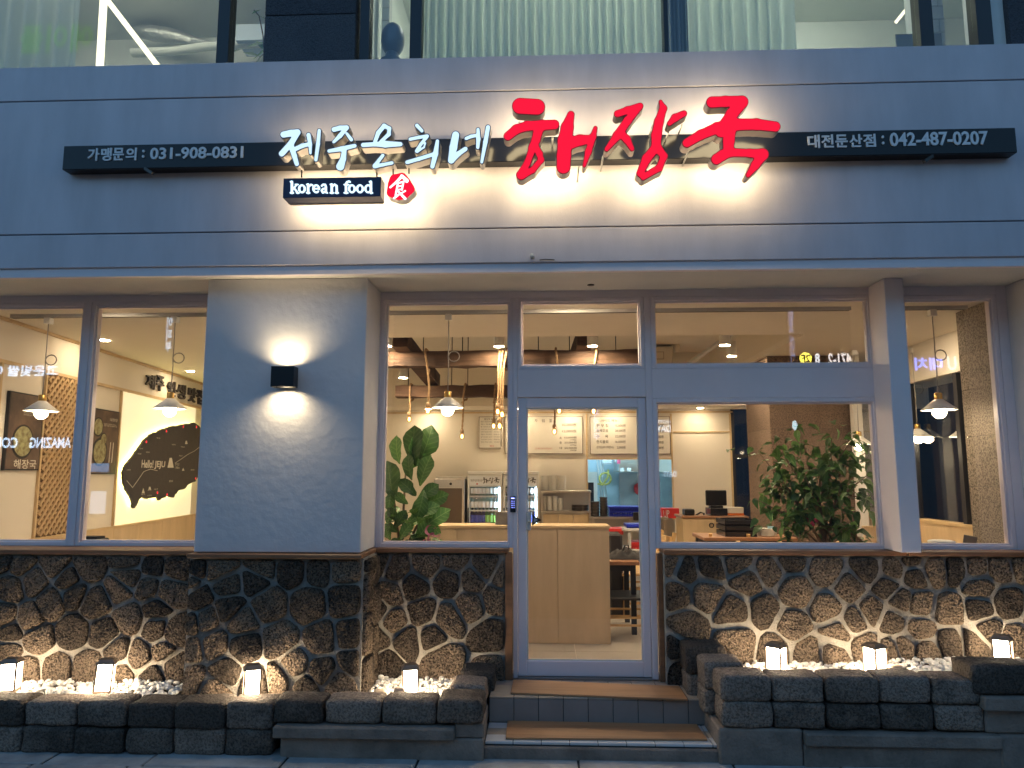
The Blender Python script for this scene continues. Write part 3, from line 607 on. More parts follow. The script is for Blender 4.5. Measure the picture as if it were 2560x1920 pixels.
for x0, x1 in ((-700, 549), (578, 668), (926, 1027), (1055, 1658), (1668, 2294), (2327, 2436)): bx('glass', GLASS, UB, upx(x0)+.002, upx(x1)-.002, UY+.02, UY+.026, 4.4, 6.8)
bx('header', GRANITE_D, UB, -6, 6, UY-.05, UY+.3, 6.801, 8.4)
UW = mat('upper_wall', (.62, .64, .58), .9, var=.02)
bx('inner_wall', UW, UB, -6, 6, 2.2, 2.3, 4.4, 6.6); bx('ceiling', UW, UB, -6, 6, UY+.1, 2.3, 6.601, 6.7); bx('floor', UW, UB, -6, 6, UY+.1, 2.3, 4.36, 4.40)
bx('side_wall', UW, UB, -6.1, -6.001, UY+.1, 2.3, 4.36, 6.7); bx('side_wall', UW, UB, 6.001, 6.1, UY+.1, 2.3, 4.36, 6.7)
bx('side_wall', UW, UB, upx(893)-.06, upx(893)-.02, UY+.31, 2.19, 4.4, 6.6)
ULED = emit('office_led', (.93, 1.0, .86), 12.0)
for k, (x0, x1) in enumerate(((-5.2, -2.6), (-.7, 1.8), (2.2, 3.3))):
    o = bx('linear_lamp', ULED if k else emit('office_led_dim', (1.0, .98, .78), 5.0), None, x0, x1, .95, 1.03, 6.56, 6.60); tag(o, ('bright linear ceiling lamp in the upper left room', 'long linear ceiling lamp behind the upper curtains', 'short linear ceiling lamp in the upper right room')[k], 'ceiling lamp', 'upper floor ceiling lamps')
cm = bpy.data.materials.new('curtain_cloth'); cm.use_nodes = True; t = cm.node_tree; t.nodes.remove(t.nodes['Principled BSDF'])
df = t.nodes.new('ShaderNodeBsdfDiffuse'); tl = t.nodes.new('ShaderNodeBsdfTranslucent'); mxs = t.nodes.new('ShaderNodeMixShader'); mxs.inputs[0].default_value = .55
df.inputs[0].default_value = (.62, .66, .60, 1); tl.inputs[0].default_value = (.60, .66, .58, 1)
t.links.new(df.outputs[0], mxs.inputs[1]); t.links.new(tl.outputs[0], mxs.inputs[2]); t.links.new(mxs.outputs[0], t.nodes['Material Output'].inputs[0])
def curtain(x0, x1, folds, lab, Yc=.16, amp=.035, m=cm):
    n = folds*8; vs = []; fs = []
    for i in range(n+1):
        u = i/n; x = x0+(x1-x0)*u; ph = u*folds*2*math.pi+.8*math.sin(u*17); y = Yc+amp*math.sin(ph)+amp*.25*math.sin(ph*.5+1)
        vs += [(x, y, 4.405), (x, y, 6.59)]
    for i in range(n): fs.append((2*i, 2*i+2, 2*i+3, 2*i+1))
    o = MB().add(vs, fs, True).build('curtain', m); return tag(o, lab, 'curtain', 'upper floor curtains')
def cpx(x): return W(x, 60, Y=.16).x
curtain(cpx(1062), cpx(1655), 26, 'finely pleated pale curtain across the middle upper window')
curtain(cpx(1715), cpx(1985), 9, 'widely folded pale curtain in the right upper window')
curtain(cpx(1672), cpx(1722), 5, 'narrow bunched grey curtain beside the black window post', .22, .03, mat('grey_curtain', (.25, .26, .26), .9))
curtain(cpx(-500), cpx(200), 18, 'pale curtain at the left edge of the upper windows')
GB = emit('frame_light', (1.0, .92, .62), .6)
LF = thing('strip_light', W(250, 160, Y=1.2), 'slanted glowing light strip seen in the upper left window', 'light strip')
MB().bar(W(266, -120, Y=1.2), W(249, 175, Y=1.2), .05, .05, (0, 1, 0)).build('strip', GB, LF); MB().bar(W(268, 0, Y=1.25), W(402, 175, Y=1.25), .05, .05, (0, 1, 0)).build('strip', GB, LF)
DUCT = mat('foil_duct', (.5, .51, .48), .35, metal=.7, bump=.9, bscale=18)
p = [W(x, y, Y=1.9) for x, y in ((330, 78), (380, 82), (430, 90), (480, 103), (530, 112))]
tag(MB().tube(p, [.05, .085, .085, .06, .035], 14).build('ventilation_duct', DUCT), 'crumpled silver ventilation duct under the upper left ceiling', 'duct')
tag(MB().tube([W(x, y, Y=1.8) for x, y in ((330, 132), (430, 128), (520, 116), (700, 106))], .045, 12).build('ceiling_pipe', UW), 'thick pale pipe running below the silver duct upstairs', 'pipe')
tag(pbox('wall_cabinet', mat('blue_cab', (.42, .5, .58), .5), None, 590, 60, 667, 100, 1.7, .3), 'pale blue cabinet high in the upper left room', 'cabinet')
pt_ = thing('indoor_plant', W(640, 160, Y=.6), 'dark leaved plant behind the upper window beside the granite pier', 'plant')
for k, (x, y, s_) in enumerate(((640, 110, .09), (655, 130, .11), (628, 135, .08), (586, 128, .08), (660, 118, .09), (640, 28, .05), (655, 42, .04), (645, 150, .1))):
    q = W(x, y, Y=.6); a = random.uniform(-1, 1); MB().add([(q.x-s_*math.cos(a), q.y, q.z-s_*math.sin(a)), (q.x, q.y-.04, q.z-s_*.5), (q.x+s_*math.cos(a), q.y+.02, q.z+s_*math.sin(a)), (q.x, q.y+.03, q.z+s_*.5)], [(0, 1, 2), (0, 2, 3)]).build('leaf', LEAF2, pt_)
MB().tube([W(662, 165, Y=.61), W(658, 90, Y=.61), W(648, 40, Y=.61), W(635, 25, Y=.61)], .006, 6).build('stem', STEM, pt_)
q = W(980, 150, Y=.12); ff = thing('desk_fan', q, 'grey fan or heater standing on the upper window sill beside the granite pier', 'fan')
r_ = W(982, 100, Y=.12); MB().ball(r_, .115, 14, 9, (.85, .8, 1.25)).build('head', mat('fan_grey', (.16, .17, .19), .35), ff); MB().lathe([(.10, -.3), (.10, 0), (.06, .03), (.05, .08)], (q.x, q.y, q.z-.02), 14).build('stand', MATS['fan_grey'], ff)
brk = mat('white_brick', (.66, .66, .62), .7, var=.08)
for (px0, px1, n) in ((2350, 2436, 9), (926, 946, 9)):
    w0 = bx('brick_wall', mat('white_mortar', (.45, .45, .42), .9), None, cpx(px0), cpx(px1), .55, .65, 4.41, 6.5); tag(w0, 'white painted brick wall in the upper right window' if px0 > 2000 else 'sliver of white brick wall beside the grey fan upstairs', 'wall')
    for k in range(17):
        xx = cpx(px0); of = .11*(k % 2)
        while xx < cpx(px1)-.01: e_ = min(xx+.22-of, cpx(px1)); bx('brick', brk, w0, xx+.004, e_-.004, .54, .549, 4.42+k*.12, 4.42+k*.12+.11); xx = e_; of = 0
tag(MB().bar(W(2240, 55, Y=1.4), W(2300, -20, Y=1.4), .03).build('light_strip', GB), 'slanted glowing light strip in the upper right window', 'light strip')
tag(pbox('roller_blind', mat('blind_grey', (.2, .2, .19), .8), None, 2240, 84, 2355, 116, .25, .01), 'grey translucent board low in the upper right window', 'board')
# ================================================================== SIGN
YF, YB, YBAR = -.89, -.81, -.69
SG = thing('shop_sign', (0, -.6, 3.75), 'long illuminated shop sign with red and white brush letters on a black bar', 'sign')
bz0, bz1 = 3.735, 3.905; bxl, bxr = W(157, 400, Y=YBAR).x, W(2541, 350, Y=YBAR).x
bar = bx('bar', BARM, SG, bxl, bxr, YBAR, -.601, bz0, bz1, .003)
SILV = mat('bar_lettering', (.80, .80, .82), .5)
zc3 = zoom(140, 300, .2622); zc4 = zoom(1940, 280, .2803)
def run(items, zf, m):
    for body, x0, y0, x1, y1 in items: ptext('lettering', body, m, bar, *zf(x0, y0), *zf(x1, y1), YBAR-.004, .004, .02)
run([('가', 305, 272, 413, 390), ('맹', 432, 268, 532, 390), ('문', 545, 268, 648, 385), ('의', 668, 266, 768, 386), (':', 822, 285, 846, 360), ('031-908-0831', 900, 258, 1785, 370)], zc3, SILV)
run([('대', 283, 205, 390, 322), ('전', 405, 202, 512, 318), ('둔', 530, 203, 638, 316), ('산', 655, 200, 768, 314), ('점', 778, 197, 888, 312), (':', 943, 210, 964, 290), ('042-487-0207', 1015, 178, 1890, 300)], zc4, SILV)
for x, y, dx in ((380, 430, .06), (2312, 400, -.06)):
    q = W(x, y, Y=YBAR-.02); MB().bar((q.x-dx, YBAR+.0, q.z+.035), (q.x+dx*.2, YBAR-.03, q.z-.015), .02, .02).build('bracket', BLACK, SG)
HALO = emit('letter_backlight', (1.0, .80, .46), 6.5)
REDF = emit('red_face', (1.0, .012, .05), .31); REDE = mat('red_edge', (.32, .01, .02), .4)
WHF = emit('white_face', (.60, .83, 1.0), .36); NAVY = mat('navy_edge', (.01, .015, .07), .35)
def letter(name, strokes, zf, face, edge, side, inset, k=10, step=4.0, halo=True):
    xs, ys, F = stroke_field(strokes, step, 14, k); lt = part_root(name, W(*zf(*strokes[0][0][:2]), Y=YF), SG)
    out = contour(xs, ys, F, 0.0); o2 = to_plane(out, zf, YF)
    plate('side', o2, YF+.002, YB, side, lt); plate('rim', o2, YF-.002, YF+.0015, edge, lt)
    plate('face', to_plane(contour(xs, ys, F, -inset), zf, YF), YF-.0045, YF-.0025, face, lt)
    if halo: plate('backlight', to_plane(contour(xs, ys, F, -inset-2), zf, YF), YB+.002, YB+.003, HALO, lt)
    return lt
hae = [[(208, 193, 61), (332, 200, 61)], [(118, 415, 34), (180, 365, 36), (260, 340, 38), (370, 335, 40), (460, 330, 38)], [(345, 360, 40), (325, 440, 34), (300, 500, 34)], [(300, 500, 30), (262, 610, 26), (212, 702, 35)], [(318, 490, 30), (350, 545, 26), (362, 590, 24)], [(362, 590, 24), (300, 665, 24), (222, 704, 32)]]
hae2 = [[(582, 255, 28), (555, 350, 48), (538, 450, 56), (530, 560, 54), (527, 640, 54)], [(560, 470, 50), (650, 445, 42), (715, 440, 36)], [(762, 355, 17), (745, 420, 26), (710, 530, 26), (680, 632, 15)]]
jang = [[(925, 250, 28), (1000, 225, 30), (1092, 192, 25)], [(1080, 205, 28), (1000, 300, 32), (925, 410, 34), (845, 512, 19)], [(950, 395, 34), (995, 440, 30), (1032, 508, 20)]]
jang2 = [[(1243, 160, 15), (1262, 210, 29), (1230, 310, 36), (1212, 410, 40), (1210, 490, 38)], [(1210, 495, 36), (1140, 580, 36), (1092, 690, 29)], [(1225, 510, 36), (1268, 562, 28), (1232, 650, 27), (1115, 716, 26)]]
jang3 = [[(1415, 248, 25), (1350, 280, 30), (1308, 322, 20)]]
guk = [[(1622, 165, 44), (1720, 160, 42), (1845, 160, 45)], [(1838, 168, 48), (1770, 250, 46), (1730, 320, 48), (1690, 380, 48)], [(1437, 465, 36), (1540, 405, 38), (1660, 355, 44), (1800, 330, 46), (1950, 328, 44), (2088, 345, 40)], [(1755, 350, 50), (1745, 450, 44), (1742, 520, 42)], [(1655, 585, 42), (1700, 555, 40), (1760, 535, 34), (1900, 540, 32), (1995, 550, 45)], [(1995, 550, 44), (1940, 630, 34), (1888, 702, 20)]]
for nm, st in (('red_letter', hae), ('red_letter', hae2), ('red_letter', jang), ('red_letter', jang2), ('red_letter', jang3), ('red_letter', guk)): letter(nm, st, ZR, REDF, REDE, REDSIDE, 5.5, 12)
je = [[(112, 408, 32), (180, 395, 34), (245, 385, 30)], [(245, 388, 30), (185, 490, 30), (95, 590, 30)], [(185, 520, 30), (215, 610, 27), (238, 688, 24)], [(215, 550, 24), (290, 515, 24), (355, 500, 22)], [(350, 412, 24), (365, 500, 22), (368, 585, 16)]]
je2 = [[(452, 370, 20), (440, 500, 22), (420, 648, 20)]]
ju = [[(592, 360, 26), (650, 345, 26), (715, 338, 22)], [(712, 345, 25), (650, 420, 24), (590, 478, 18)], [(715, 400, 18), (757, 455, 22)], [(545, 565, 20), (660, 545, 26), (790, 515, 22)], [(690, 560, 26), (680, 640, 30), (652, 712, 40)]]
eun = [[(985, 470, 22), (1015, 390, 24), (1070, 325, 24), (1120, 350, 22), (1115, 405, 22), (1040, 475, 20)], [(870, 508, 24), (980, 500, 24), (1080, 500, 34), (1225, 500, 24)]]
eun2 = [[(1058, 606, 20), (1020, 655, 20), (982, 706, 24)], [(982, 710, 24), (1060, 695, 20), (1145, 678, 20)]]
hui = [[(1383, 322, 22), (1430, 372, 20)]]
hui2 = [[(1318, 452, 20), (1400, 435, 20), (1482, 422, 20)], [(1475, 432, 20), (1420, 500, 19), (1382, 565, 22)], [(1390, 565, 18), (1450, 530, 13), (1462, 490, 13), (1435, 490, 12)]]
hui3 = [[(1290, 672, 22), (1400, 640, 22), (1560, 590, 22)], [(1578, 470, 20), (1560, 590, 28), (1530, 712, 24)]]
ne = [[(1752, 412, 36), (1730, 530, 38), (1708, 655, 32)], [(1715, 655, 28), (1780, 590, 26), (1845, 545, 24)]]
ne2 = [[(1852, 445, 20), (1900, 425, 20), (1960, 415, 20)], [(1965, 360, 20), (1968, 450, 24), (1962, 530, 20)]]
ne3 = [[(2060, 338, 24), (2035, 480, 24), (2000, 670, 18)]]
for st in (je, je2, ju, eun, eun2, hui, hui2, hui3, ne, ne2, ne3): letter('white_letter', [[(x, y, r*1.12+1) for x, y, r in q] for q in st], ZW, WHF, NAVY, CHROME, 8.0, 8, 3.2)
# hanging box and seal
a, b, c, d = pxr(*ZW(106, 815), *ZW(1038, 1002), YF)
KB = part_root('korean_food_box', ((a+b)/2, YF, c), SG); bx('case', NAVY, KB, a, b, YF, YF+.11, c, d, .002)
bx('case_back', CHROME, KB, a+.006, b-.006, YF+.1105, YF+.125, c-.004, d-.006); bx('backlight', HALO, KB, a+.03, b-.03, YF+.1255, YF+.1265, c+.01, d-.03)
B_, T_ = 11, 6
def kf(ch, x):
    xh, bl, asc = 882, 962, 856
    sf = lambda cx, y, w=15: [(cx-w, y, T_), (cx+w, y, T_)]
    ring = lambda cx, rx=27: [(cx+rx*math.cos(t*math.pi/8), (xh+bl)/2+1+34*math.sin(t*math.pi/8), (10 if t % 8 in (7, 0, 1) else 7.5)) for t in range(17)]
    if ch == 'k': return [[(x, asc, B_), (x, bl, B_)], sf(x, bl), [(x-14, asc, T_), (x, asc, T_)], [(x+8, 928, 7), (x+48, xh, 6)], [(x+20, 915, 9), (x+56, bl, 10)], sf(x+56, bl, 12), sf(x+46, xh, 13)]
    if ch == 'o': return [ring(x+24)]
    if ch == 'r': return [[(x, xh, B_), (x, bl, B_)], sf(x, bl), [(x-14, xh, T_), (x, xh, T_)], [(x+4, 905, 7), (x+28, xh+1, 7), (x+40, xh+7, 9)]]
    if ch == 'e': return [ring(x+24)[:1]+[(x+50, 922, 7), (x-2, 922, 6)], ring(x+24)[8:], ring(x+24)[2:9]]
    if ch == 'a': return [[(x+2, 895, 8), (x+16, xh, 7), (x+36, xh+3, 9), (x+42, 905, 10), (x+42, bl-8, 10), (x+56, bl, 7)], [(x+42, 918, 6), (x+14, 924, 8), (x+2, 942, 9), (x+12, bl-3, 9), (x+30, bl-8, 7), (x+42, 940, 6)]]
    if ch == 'n': return [[(x, xh, B_), (x, bl, B_)], sf(x, bl), [(x-14, xh, T_), (x, xh, T_)], [(x+4, 902, 7), (x+28, xh, 8), (x+46, 896, 10), (x+48, bl, B_)], sf(x+48, bl)]
    if ch == 'f': return [[(x, bl, B_), (x, 880, B_), (x+8, 860, 8), (x+28, 852, 8), (x+38, 858, 8)], sf(x, bl, 18), [(x-18, xh+2, T_), (x+26, xh+2, T_)]]
    if ch == 'd': return [ring(x+24), [(x+50, asc, B_), (x+50, bl, B_)], [(x+36, asc, T_), (x+50, asc, T_)], [(x+50, bl, T_), (x+66, bl, T_)]]
KW = emit('box_lettering', (.62, .86, 1.0), .5)
for ch, x in zip('koreanfood', (190, 262, 345, 398, 472, 570, 706, 738, 815, 893)):
    xs, ys, F = stroke_field(kf(ch, x), 2.0, 8, 3); plate('lettering', to_plane(contour(xs, ys, F), ZW, YF-.003), YF-.006, YF-.001, KW, KB)
SE = part_root('red_seal', W(*ZW(1220, 905), Y=YF), SG); lp = []
for i in range(64):
    t = 2*math.pi*i/64; r = 128+8*math.sin(3*t+.5)+6*math.sin(5*t+1)+3*math.sin(8*t); lp.append((1220+r*math.cos(t), 905+r*math.sin(t)))
lp2 = to_plane([lp], ZW, YF); plate('side', lp2, YF+.002, YB, CHROME, SE); plate('face', lp2, YF-.002, YF+.0015, REDF, SE)
plate('backlight', to_plane([[(1220+(x-1220)*.85, 905+(y-905)*.85) for x, y in lp]], ZW, YF), YB+.002, YB+.003, HALO, SE)
shi = [[(1240, 805, 13), (1190, 860, 11), (1128, 912, 8)], [(1238, 800, 12), (1285, 848, 19)], [(1205, 872, 7), (1255, 858, 8), (1240, 935, 8)], [(1200, 880, 8), (1180, 990, 9)], [(1198, 905, 6), (1244, 895, 6)], [(1192, 935, 6), (1240, 930, 6)], [(1165, 1015, 9), (1215, 978, 7)], [(1205, 950, 8), (1270, 1018, 13)], [(1272, 945, 7), (1228, 972, 6)]]
xs, ys, F = stroke_field(shi, 2.5, 8, 4); plate('lettering', to_plane(contour(xs, ys, F), ZW, YF), YF-.006, YF-.0025, emit('seal_white', (.9, .93, 1), .5), SE)
for x, y0, y1 in ((283, 745, 815), (1000, 760, 815), (1155, 720, 790), (1306, 725, 780)): MB().tube([W(*ZW(x, y0), Y=YF+.05), W(*ZW(x, y1), Y=YF+.05)], .005, 6).build('hanger', BLACKM, SG)
for x, y in ((200, 310), (350, 320), (447, 420), (640, 640), (1180, 345), (1400, 330), (1300, 385), (820, 560), (1450, 520)): q = W(*ZR(x, y), Y=YB); MB().tube([(q.x, YB, q.z), (q.x, -.601, q.z-.01)], .006, 6).build('standoff', STEELD, SG)
# ================================================================== INTERIOR SHELL
FL = .26; CE = 2.98; RC = 3.45; BW = 6.0; SO2 = 2.655
fl = struct(bx('floor', GROUT, None, -6.2, 6, .10, 9.2, .2, FL-.004))
FTL = mat('floor_tile2', (.42, .38, .33), .32, var=.10, vscale=3, stretch=(1, .25, 1))
fx0 = W(1441, 1640, Z=FL).x-.6*1
for i in range(-4, 7):
    for j in range(0, 9): bx('tile', FTL, fl, fx0+i*.6+.003, fx0+i*.6+.597, .105+j*.6+.003, .105+j*.6+.597, FL-.0035, FL)
ce = struct(bx('ceiling', CEILM, None, -6.2, 6, .10, 1.55, CE, CE+.06))
struct(bx('ceiling_left', CEILM, None, -6.2, -2.7, 1.551, BW, CE, CE+.06)); struct(bx('ceiling_right', CEILM, None, 2.5, 6, 1.551, 9.2, CE, CE+.06))
struct(bx('ceiling_recess', RECES, None, -2.7, 2.5, 1.551, 5.3, RC, RC+.06))
struct(bx('recess_front', RECES, None, -2.7, 2.5, 1.50, 1.55, CE+.061, RC)); struct(bx('recess_left', RECES, None, -2.76, -2.701, 1.55, 5.3, CE+.061, RC)); struct(bx('recess_right', RECES, None, 2.501, 2.56, 1.55, 5.3, CE+.061, RC))
struct(bx('back_soffit', WHITEW, None, -5.2, 3.02, 5.3, BW-.001, SO2, RC))
hx0, hx1 = W(1470, 1200, Y=BW).x, W(1684, 1200, Y=BW).x; hz1 = W(1560, 1148, Y=BW).z; hz0 = 1.0
wb = struct(bx('wall_back', WHITEW, None, -6.2, hx0, BW, BW+.1, FL, SO2)); struct(bx('wall_back_top', WHITEW, None, hx0+.001, hx1, BW, BW+.1, hz1, SO2)); struct(bx('wall_back_low', STEELD, None, hx0+.001, hx1, BW, BW+.1, FL, hz0))
bwx = W(1832, 1200, Y=BW).x; struct(bx('wall_back_right', WHITEW, None, hx1+.001, bwx, BW, BW+.1, FL, SO2))
# trims on the back wall
for (x0, y0, x1, y1) in ((860, 1029.5, 1832, 1033), (1466, 1034, 1469.5, 1310), (1679, 1034, 1683, 1300), (1470, 1145.5, 1678, 1149), (1684, 1078, 1827, 1081.5), (1827.5, 1034, 1832, 1300)): pbox('trim', WOODT, wb, x0, y0, x1, y1, BW-.015, .014)
# kitchen behind the hatch
KIT = mat('kitchen_tile', (.42, .55, .62), .35); struct(bx('kitchen_wall', KIT, None, -.5, 2.6, 8.6, 8.7, FL, 3.1)); struct(bx('kitchen_side', KIT, None, 2.5, 2.6, BW+.11, 8.59, FL, 3.1)); struct(bx('kitchen_side_left', KIT, None, -.6, -.5, BW+.11, 8.6, FL, 3.1)); struct(bx('kitchen_ceiling', KIT, None, -.6, 2.6, BW+.101, 8.7, 3.101, 3.15))
o = bx('kitchen_lamp', emit('kitchen_led', (.55, .85, 1.0), 16), None, .6, 2.2, 6.9, 7.2, 3.05, 3.09); tag(o, 'cool white ceiling lamp inside the kitchen', 'ceiling lamp')
hd = thing('range_hood', W(1600, 1170, Y=7.4), 'stainless steel range hood seen through the kitchen hatch', 'hood')
pbox('canopy', STEEL, hd, 1546, 1100, 1700, 1180, 7.3, .9, .01); pbox('gauge', LABELW, hd, *ZB(1930, 505), *ZB(1960, 532), 7.29, .01); pbox('gauge', LABELW, hd, *ZB(1983, 505), *ZB(2015, 532), 7.29, .01)
tag(pbox('splashback', mat('brushed', (.35, .42, .46), .35, metal=.9, var=.15, vscale=2), None, 1549, 1182, 1720, 1330, 8.4, .1), 'brushed steel splashback under the range hood', 'splashback')
hs = thing('hose_reel', W(1510, 1200, Y=8.2), 'yellow gas hose looped on the kitchen wall', 'hose')
MB().tube([W(*ZB(1750+46*math.cos(t)+60, 590+46*math.sin(t)), Y=8.2) for t in [k*.5 for k in range(15)]], .02, 6).build('coil', mat('yellow_hose', (.5, .45, .1), .5), hs)
MB().tube([W(*ZB(x, y), Y=8.2) for x, y in ((1835, 520), (1830, 580), (1790, 640), (1750, 630))], .02, 6).build('tail', MATS['yellow_hose'], hs)
pp = thing('wall_pipe', W(1500, 1300, Y=8.3), 'thin grey pipes running up the kitchen wall', 'pipe')
for a in (0, 22, 40): MB().tube([W(*ZB(1790+a, 860), Y=8.3), W(*ZB(1770+a, 640), Y=8.3), W(*ZB(1745+a, 440), Y=8.3)], .018, 6).build('tube', GPLAS, pp)
tag(pbox('wall_speaker', LABELW, None, *ZB(1790, 436), *ZB(1868, 476), 8.2, .2, .02), 'white box high on the kitchen wall', 'box')
lp_ = thing('ladle', W(*ZB(2085, 620), Y=8.2), 'red ladle hanging by the kitchen splashback', 'ladle'); MB().ball(W(*ZB(2086, 670), Y=8.2), .12, 10, 6, (1, .4, 1)).build('bowl', REDP, lp_); MB().tube([W(*ZB(2090, 640), Y=8.2), W(*ZB(2092, 570), Y=8.2)], .02, 6).build('stem', REDP, lp_)
tag(pbox('pink_tag', mat('pink', (.9, .15, .3), .5), None, *ZB(1905, 436), *ZB(1930, 472), 7.2, .02), 'small pink tag hanging at the hood edge', 'tag')
kf_ = thing('kitchen_fridge', W(1475, 1330, Y=7.0), 'fridge edge with calligraphy header seen at the left of the kitchen hatch', 'fridge'); pbox('cabinet', WPLAS, kf_, 1440, 1180, 1494, 1330, 7.0, .5); pbox('pane', BLACKM, kf_, 1450, 1206, 1485, 1320, 6.99, .008)
# ---- left wall, slightly splayed, and everything on it
LP0 = Vector((-4.48, 0, 0)); LD = Vector((-.1, 1, 0)).normalized(); LN = Vector((1, .1, 0)).normalized()
def lw(x, y): p = WP(x, y, LP0, LN); return (p-LP0).dot(LD), p.z
def lwp(s, z, t=0.0): return LP0+LD*s+LN*t+Vector((0, 0, z))
def lwbox(name, m, parent, s0, s1, z0, z1, t0, t1, bevel=0):
    P = lambda t: [lwp(s0, z0, t), lwp(s1, z0, t), lwp(s1, z1, t), lwp(s0, z1, t)]
    return MB().hexa(P(t1), P(t0)).build(name, m, parent, bevel)
LWL = struct(lwbox('wall_left', WHITEW, None, .02, 6.2, FL, CE, -.15, 0))
wz = (lw(*Z3(0, 1515))[1]+lw(*Z3(1000, 1448))[1])/2
s = .1
for k in range(9): lwbox('wainscot_panel', WOODL, LWL, s, s+.62, FL, wz-.025, .001, .02, .003); s += .624
lwbox('trim', WOODT, LWL, .1, 6, wz-.024, wz, .001, .03)
tz = (lw(*Z3(40, 560))[1]+lw(*Z3(490, 690))[1]+lw(*Z3(1000, 822))[1])/3
lwbox('trim', WOODT, LWL, .1, 6, tz-.015, tz+.015, .001, .025); lwbox('trim', WOODT, LWL, .1, 6, CE-.03, CE-.002, .001, .02)
def lws(x, y): return lw(*Z3(x, y))[0]
sA, sB = (lws(255, 640)+lws(185, 1490))/2, (lws(490, 690)+lws(425, 1480))/2; sC = (lws(660, 740)+lws(607, 1470))/2
for s_ in (sA-.02, sB, sC, lws(4, 560)): lwbox('trim', WOODT, LWL, s_-.012, s_+.012, wz, tz-.016, .001, .024)
# lattice: crossing slats
LT = thing('lattice_panel', lwp((sA+sB)/2, wz), 'light wood diamond lattice panel on the left wall', 'lattice'); w_, h_ = sB-sA, tz-wz; pitch = .082
LATW = mat('lattice_wood', (.50, .34, .18), .6, var=.1)
lwbox('backing', mat('lattice_back', (.16, .09, .045), .8), LT, sA, sB-.013, wz+.002, tz-.017, .002, .006)
def diag(sign, t0, t1):
    n = int((w_+h_)/pitch)+2
    for i in range(n):
        c_ = i*pitch*1.0-(0 if sign > 0 else h_); seg = []
        pts = []
        for s_ in (0, w_):
            z_ = (c_-s_) if sign > 0 else (s_-c_); pts.append((s_, z_))
        (sa, za), (sb, zb) = pts
        def cl(z): return max(.01, min(h_-.02, z))
        def at(z): return (c_-z) if sign > 0 else (z+c_)
        za2, zb2 = cl(za), cl(zb); sa2, sb2 = at(za2), at(zb2); sa2 = max(0.005, min(w_-.02, sa2)); sb2 = max(0.005, min(w_-.02, sb2))
        if abs(sa2-sb2) < .03: continue
        MB().bar(lwp(sA+sa2, wz+za2, (t0+t1)/2), lwp(sA+sb2, wz+zb2, (t0+t1)/2), .026, t1-t0, LN).build('slat', LATW, LT)
diag(1, .008, .022); diag(-1, .0165, .030)
# posters
def quadpx(pts): P = [lw(*Z3(x, y)) for x, y in pts]; return (P[0][0]+P[3][0])/2, (P[1][0]+P[2][0])/2, (P[2][1]+P[3][1])/2, (P[0][1]+P[1][1])/2
POST = mat('poster_print', (.16, .10, .07), .35, col2=(.045, .03, .025), vscale=4)
FOOD = mat('soup_print', (.42, .42, .22), .5, col2=(.16, .12, .05), vscale=22); CREAM = mat('poster_ink', (.72, .68, .58), .6)
def lwdisc(name, s_, z_, r, t, m, parent, sy=1.0):
    n = 28; vs = [lwp(s_+r*math.cos(2*math.pi*k/n), z_+r*sy*math.sin(2*math.pi*k/n), t) for k in range(n)]; vs2 = [v+LN*.002 for v in vs]
    return MB().add(vs+vs2, [tuple(range(n, 2*n))]+[(k, (k+1) % n, n+(k+1) % n, n+k) for k in range(n)]).build(name, m, parent)
def lwtext(name, body, m, parent, s0, s1, z0, z1, t, ext=0, off=0.0): return text(name, body, m, parent, lwp(s0, z0, t), LD, s1-s0, z1-z0, LN, ext, off)
s0, s1, z0, z1 = quadpx([(10, 722), (228, 775), (187, 1175), (-5, 1165)])
s0 = s1-(z1-z0)*.72
P1 = thing('poster', lwp(s0, z0), 'dark food poster with a bowl and white brush title left of the lattice', 'poster'); lwbox('frame', BLACK, P1, s0, s1, z0, z1, .003, .03); lwbox('print', POST, P1, s0+.012, s1-.012, z0+.012, z1-.012, .0301, .0315)
u = s1-s0; v = z1-z0; lwdisc('bowl_print', s0+u*.45, z0+v*.37, u*.31, .0316, BLACK, P1); lwdisc('soup_print', s0+u*.45, z0+v*.375, u*.27, .0340, FOOD, P1)
lwtext('lettering', '해장국', CREAM, P1, s0+u*.66, s0+u*.93, z0+v*.80, z0+v*.86, .034); lwtext('lettering', '제주에서 온 든든한 한 그릇\n정성껏 끓여 냅니다', CREAM, P1, s0+u*.40, s0+u*.78, z0+v*.71, z0+v*.76, .034)
lwtext('lettering', '해장국', CREAM, P1, s0+u*.24, s0+u*.90, z0+v*.02, z0+v*.14, .034, off=.01)
s0, s1, z0, z1 = quadpx([(483, 820), (641, 857), (612, 1195), (452, 1187)])
P2 = thing('poster', lwp(s0, z0), 'dark food poster with three bowls between lattice and island map', 'poster'); lwbox('frame', BLACK, P2, s0, s1, z0, z1, .003, .03); lwbox('print', POST, P2, s0+.012, s1-.012, z0+.012, z1-.012, .0301, .0315)
u = s1-s0; v = z1-z0
for a, b, r in ((.27, .72, .17), (.48, .54, .11), (.38, .34, .25)): lwdisc('bowl_print', s0+u*a, z0+v*b, u*r, .0316, BLACK, P2, 1.0); lwdisc('soup_print', s0+u*a, z0+v*b, u*r*.84, .034, FOOD, P2)
lwtext('lettering', '내장탕', CREAM, P2, s0+u*.66, s0+u*.93, z0+v*.83, z0+v*.88, .034); lwtext('lettering', '신선한 내장과 채소로\n깊은 맛을 낸 제주의 맛', CREAM, P2, s0+u*.45, s0+u*.92, z0+v*.74, z0+v*.79, .034)
for a in (.72, .82): MB().bar(lwp(s0+u*a, z0+v*.18, .033), lwp(s0+u*a+.01, z0+v*.5, .033), .012, .002, LN).build('spoon_print', CREAM, P2)
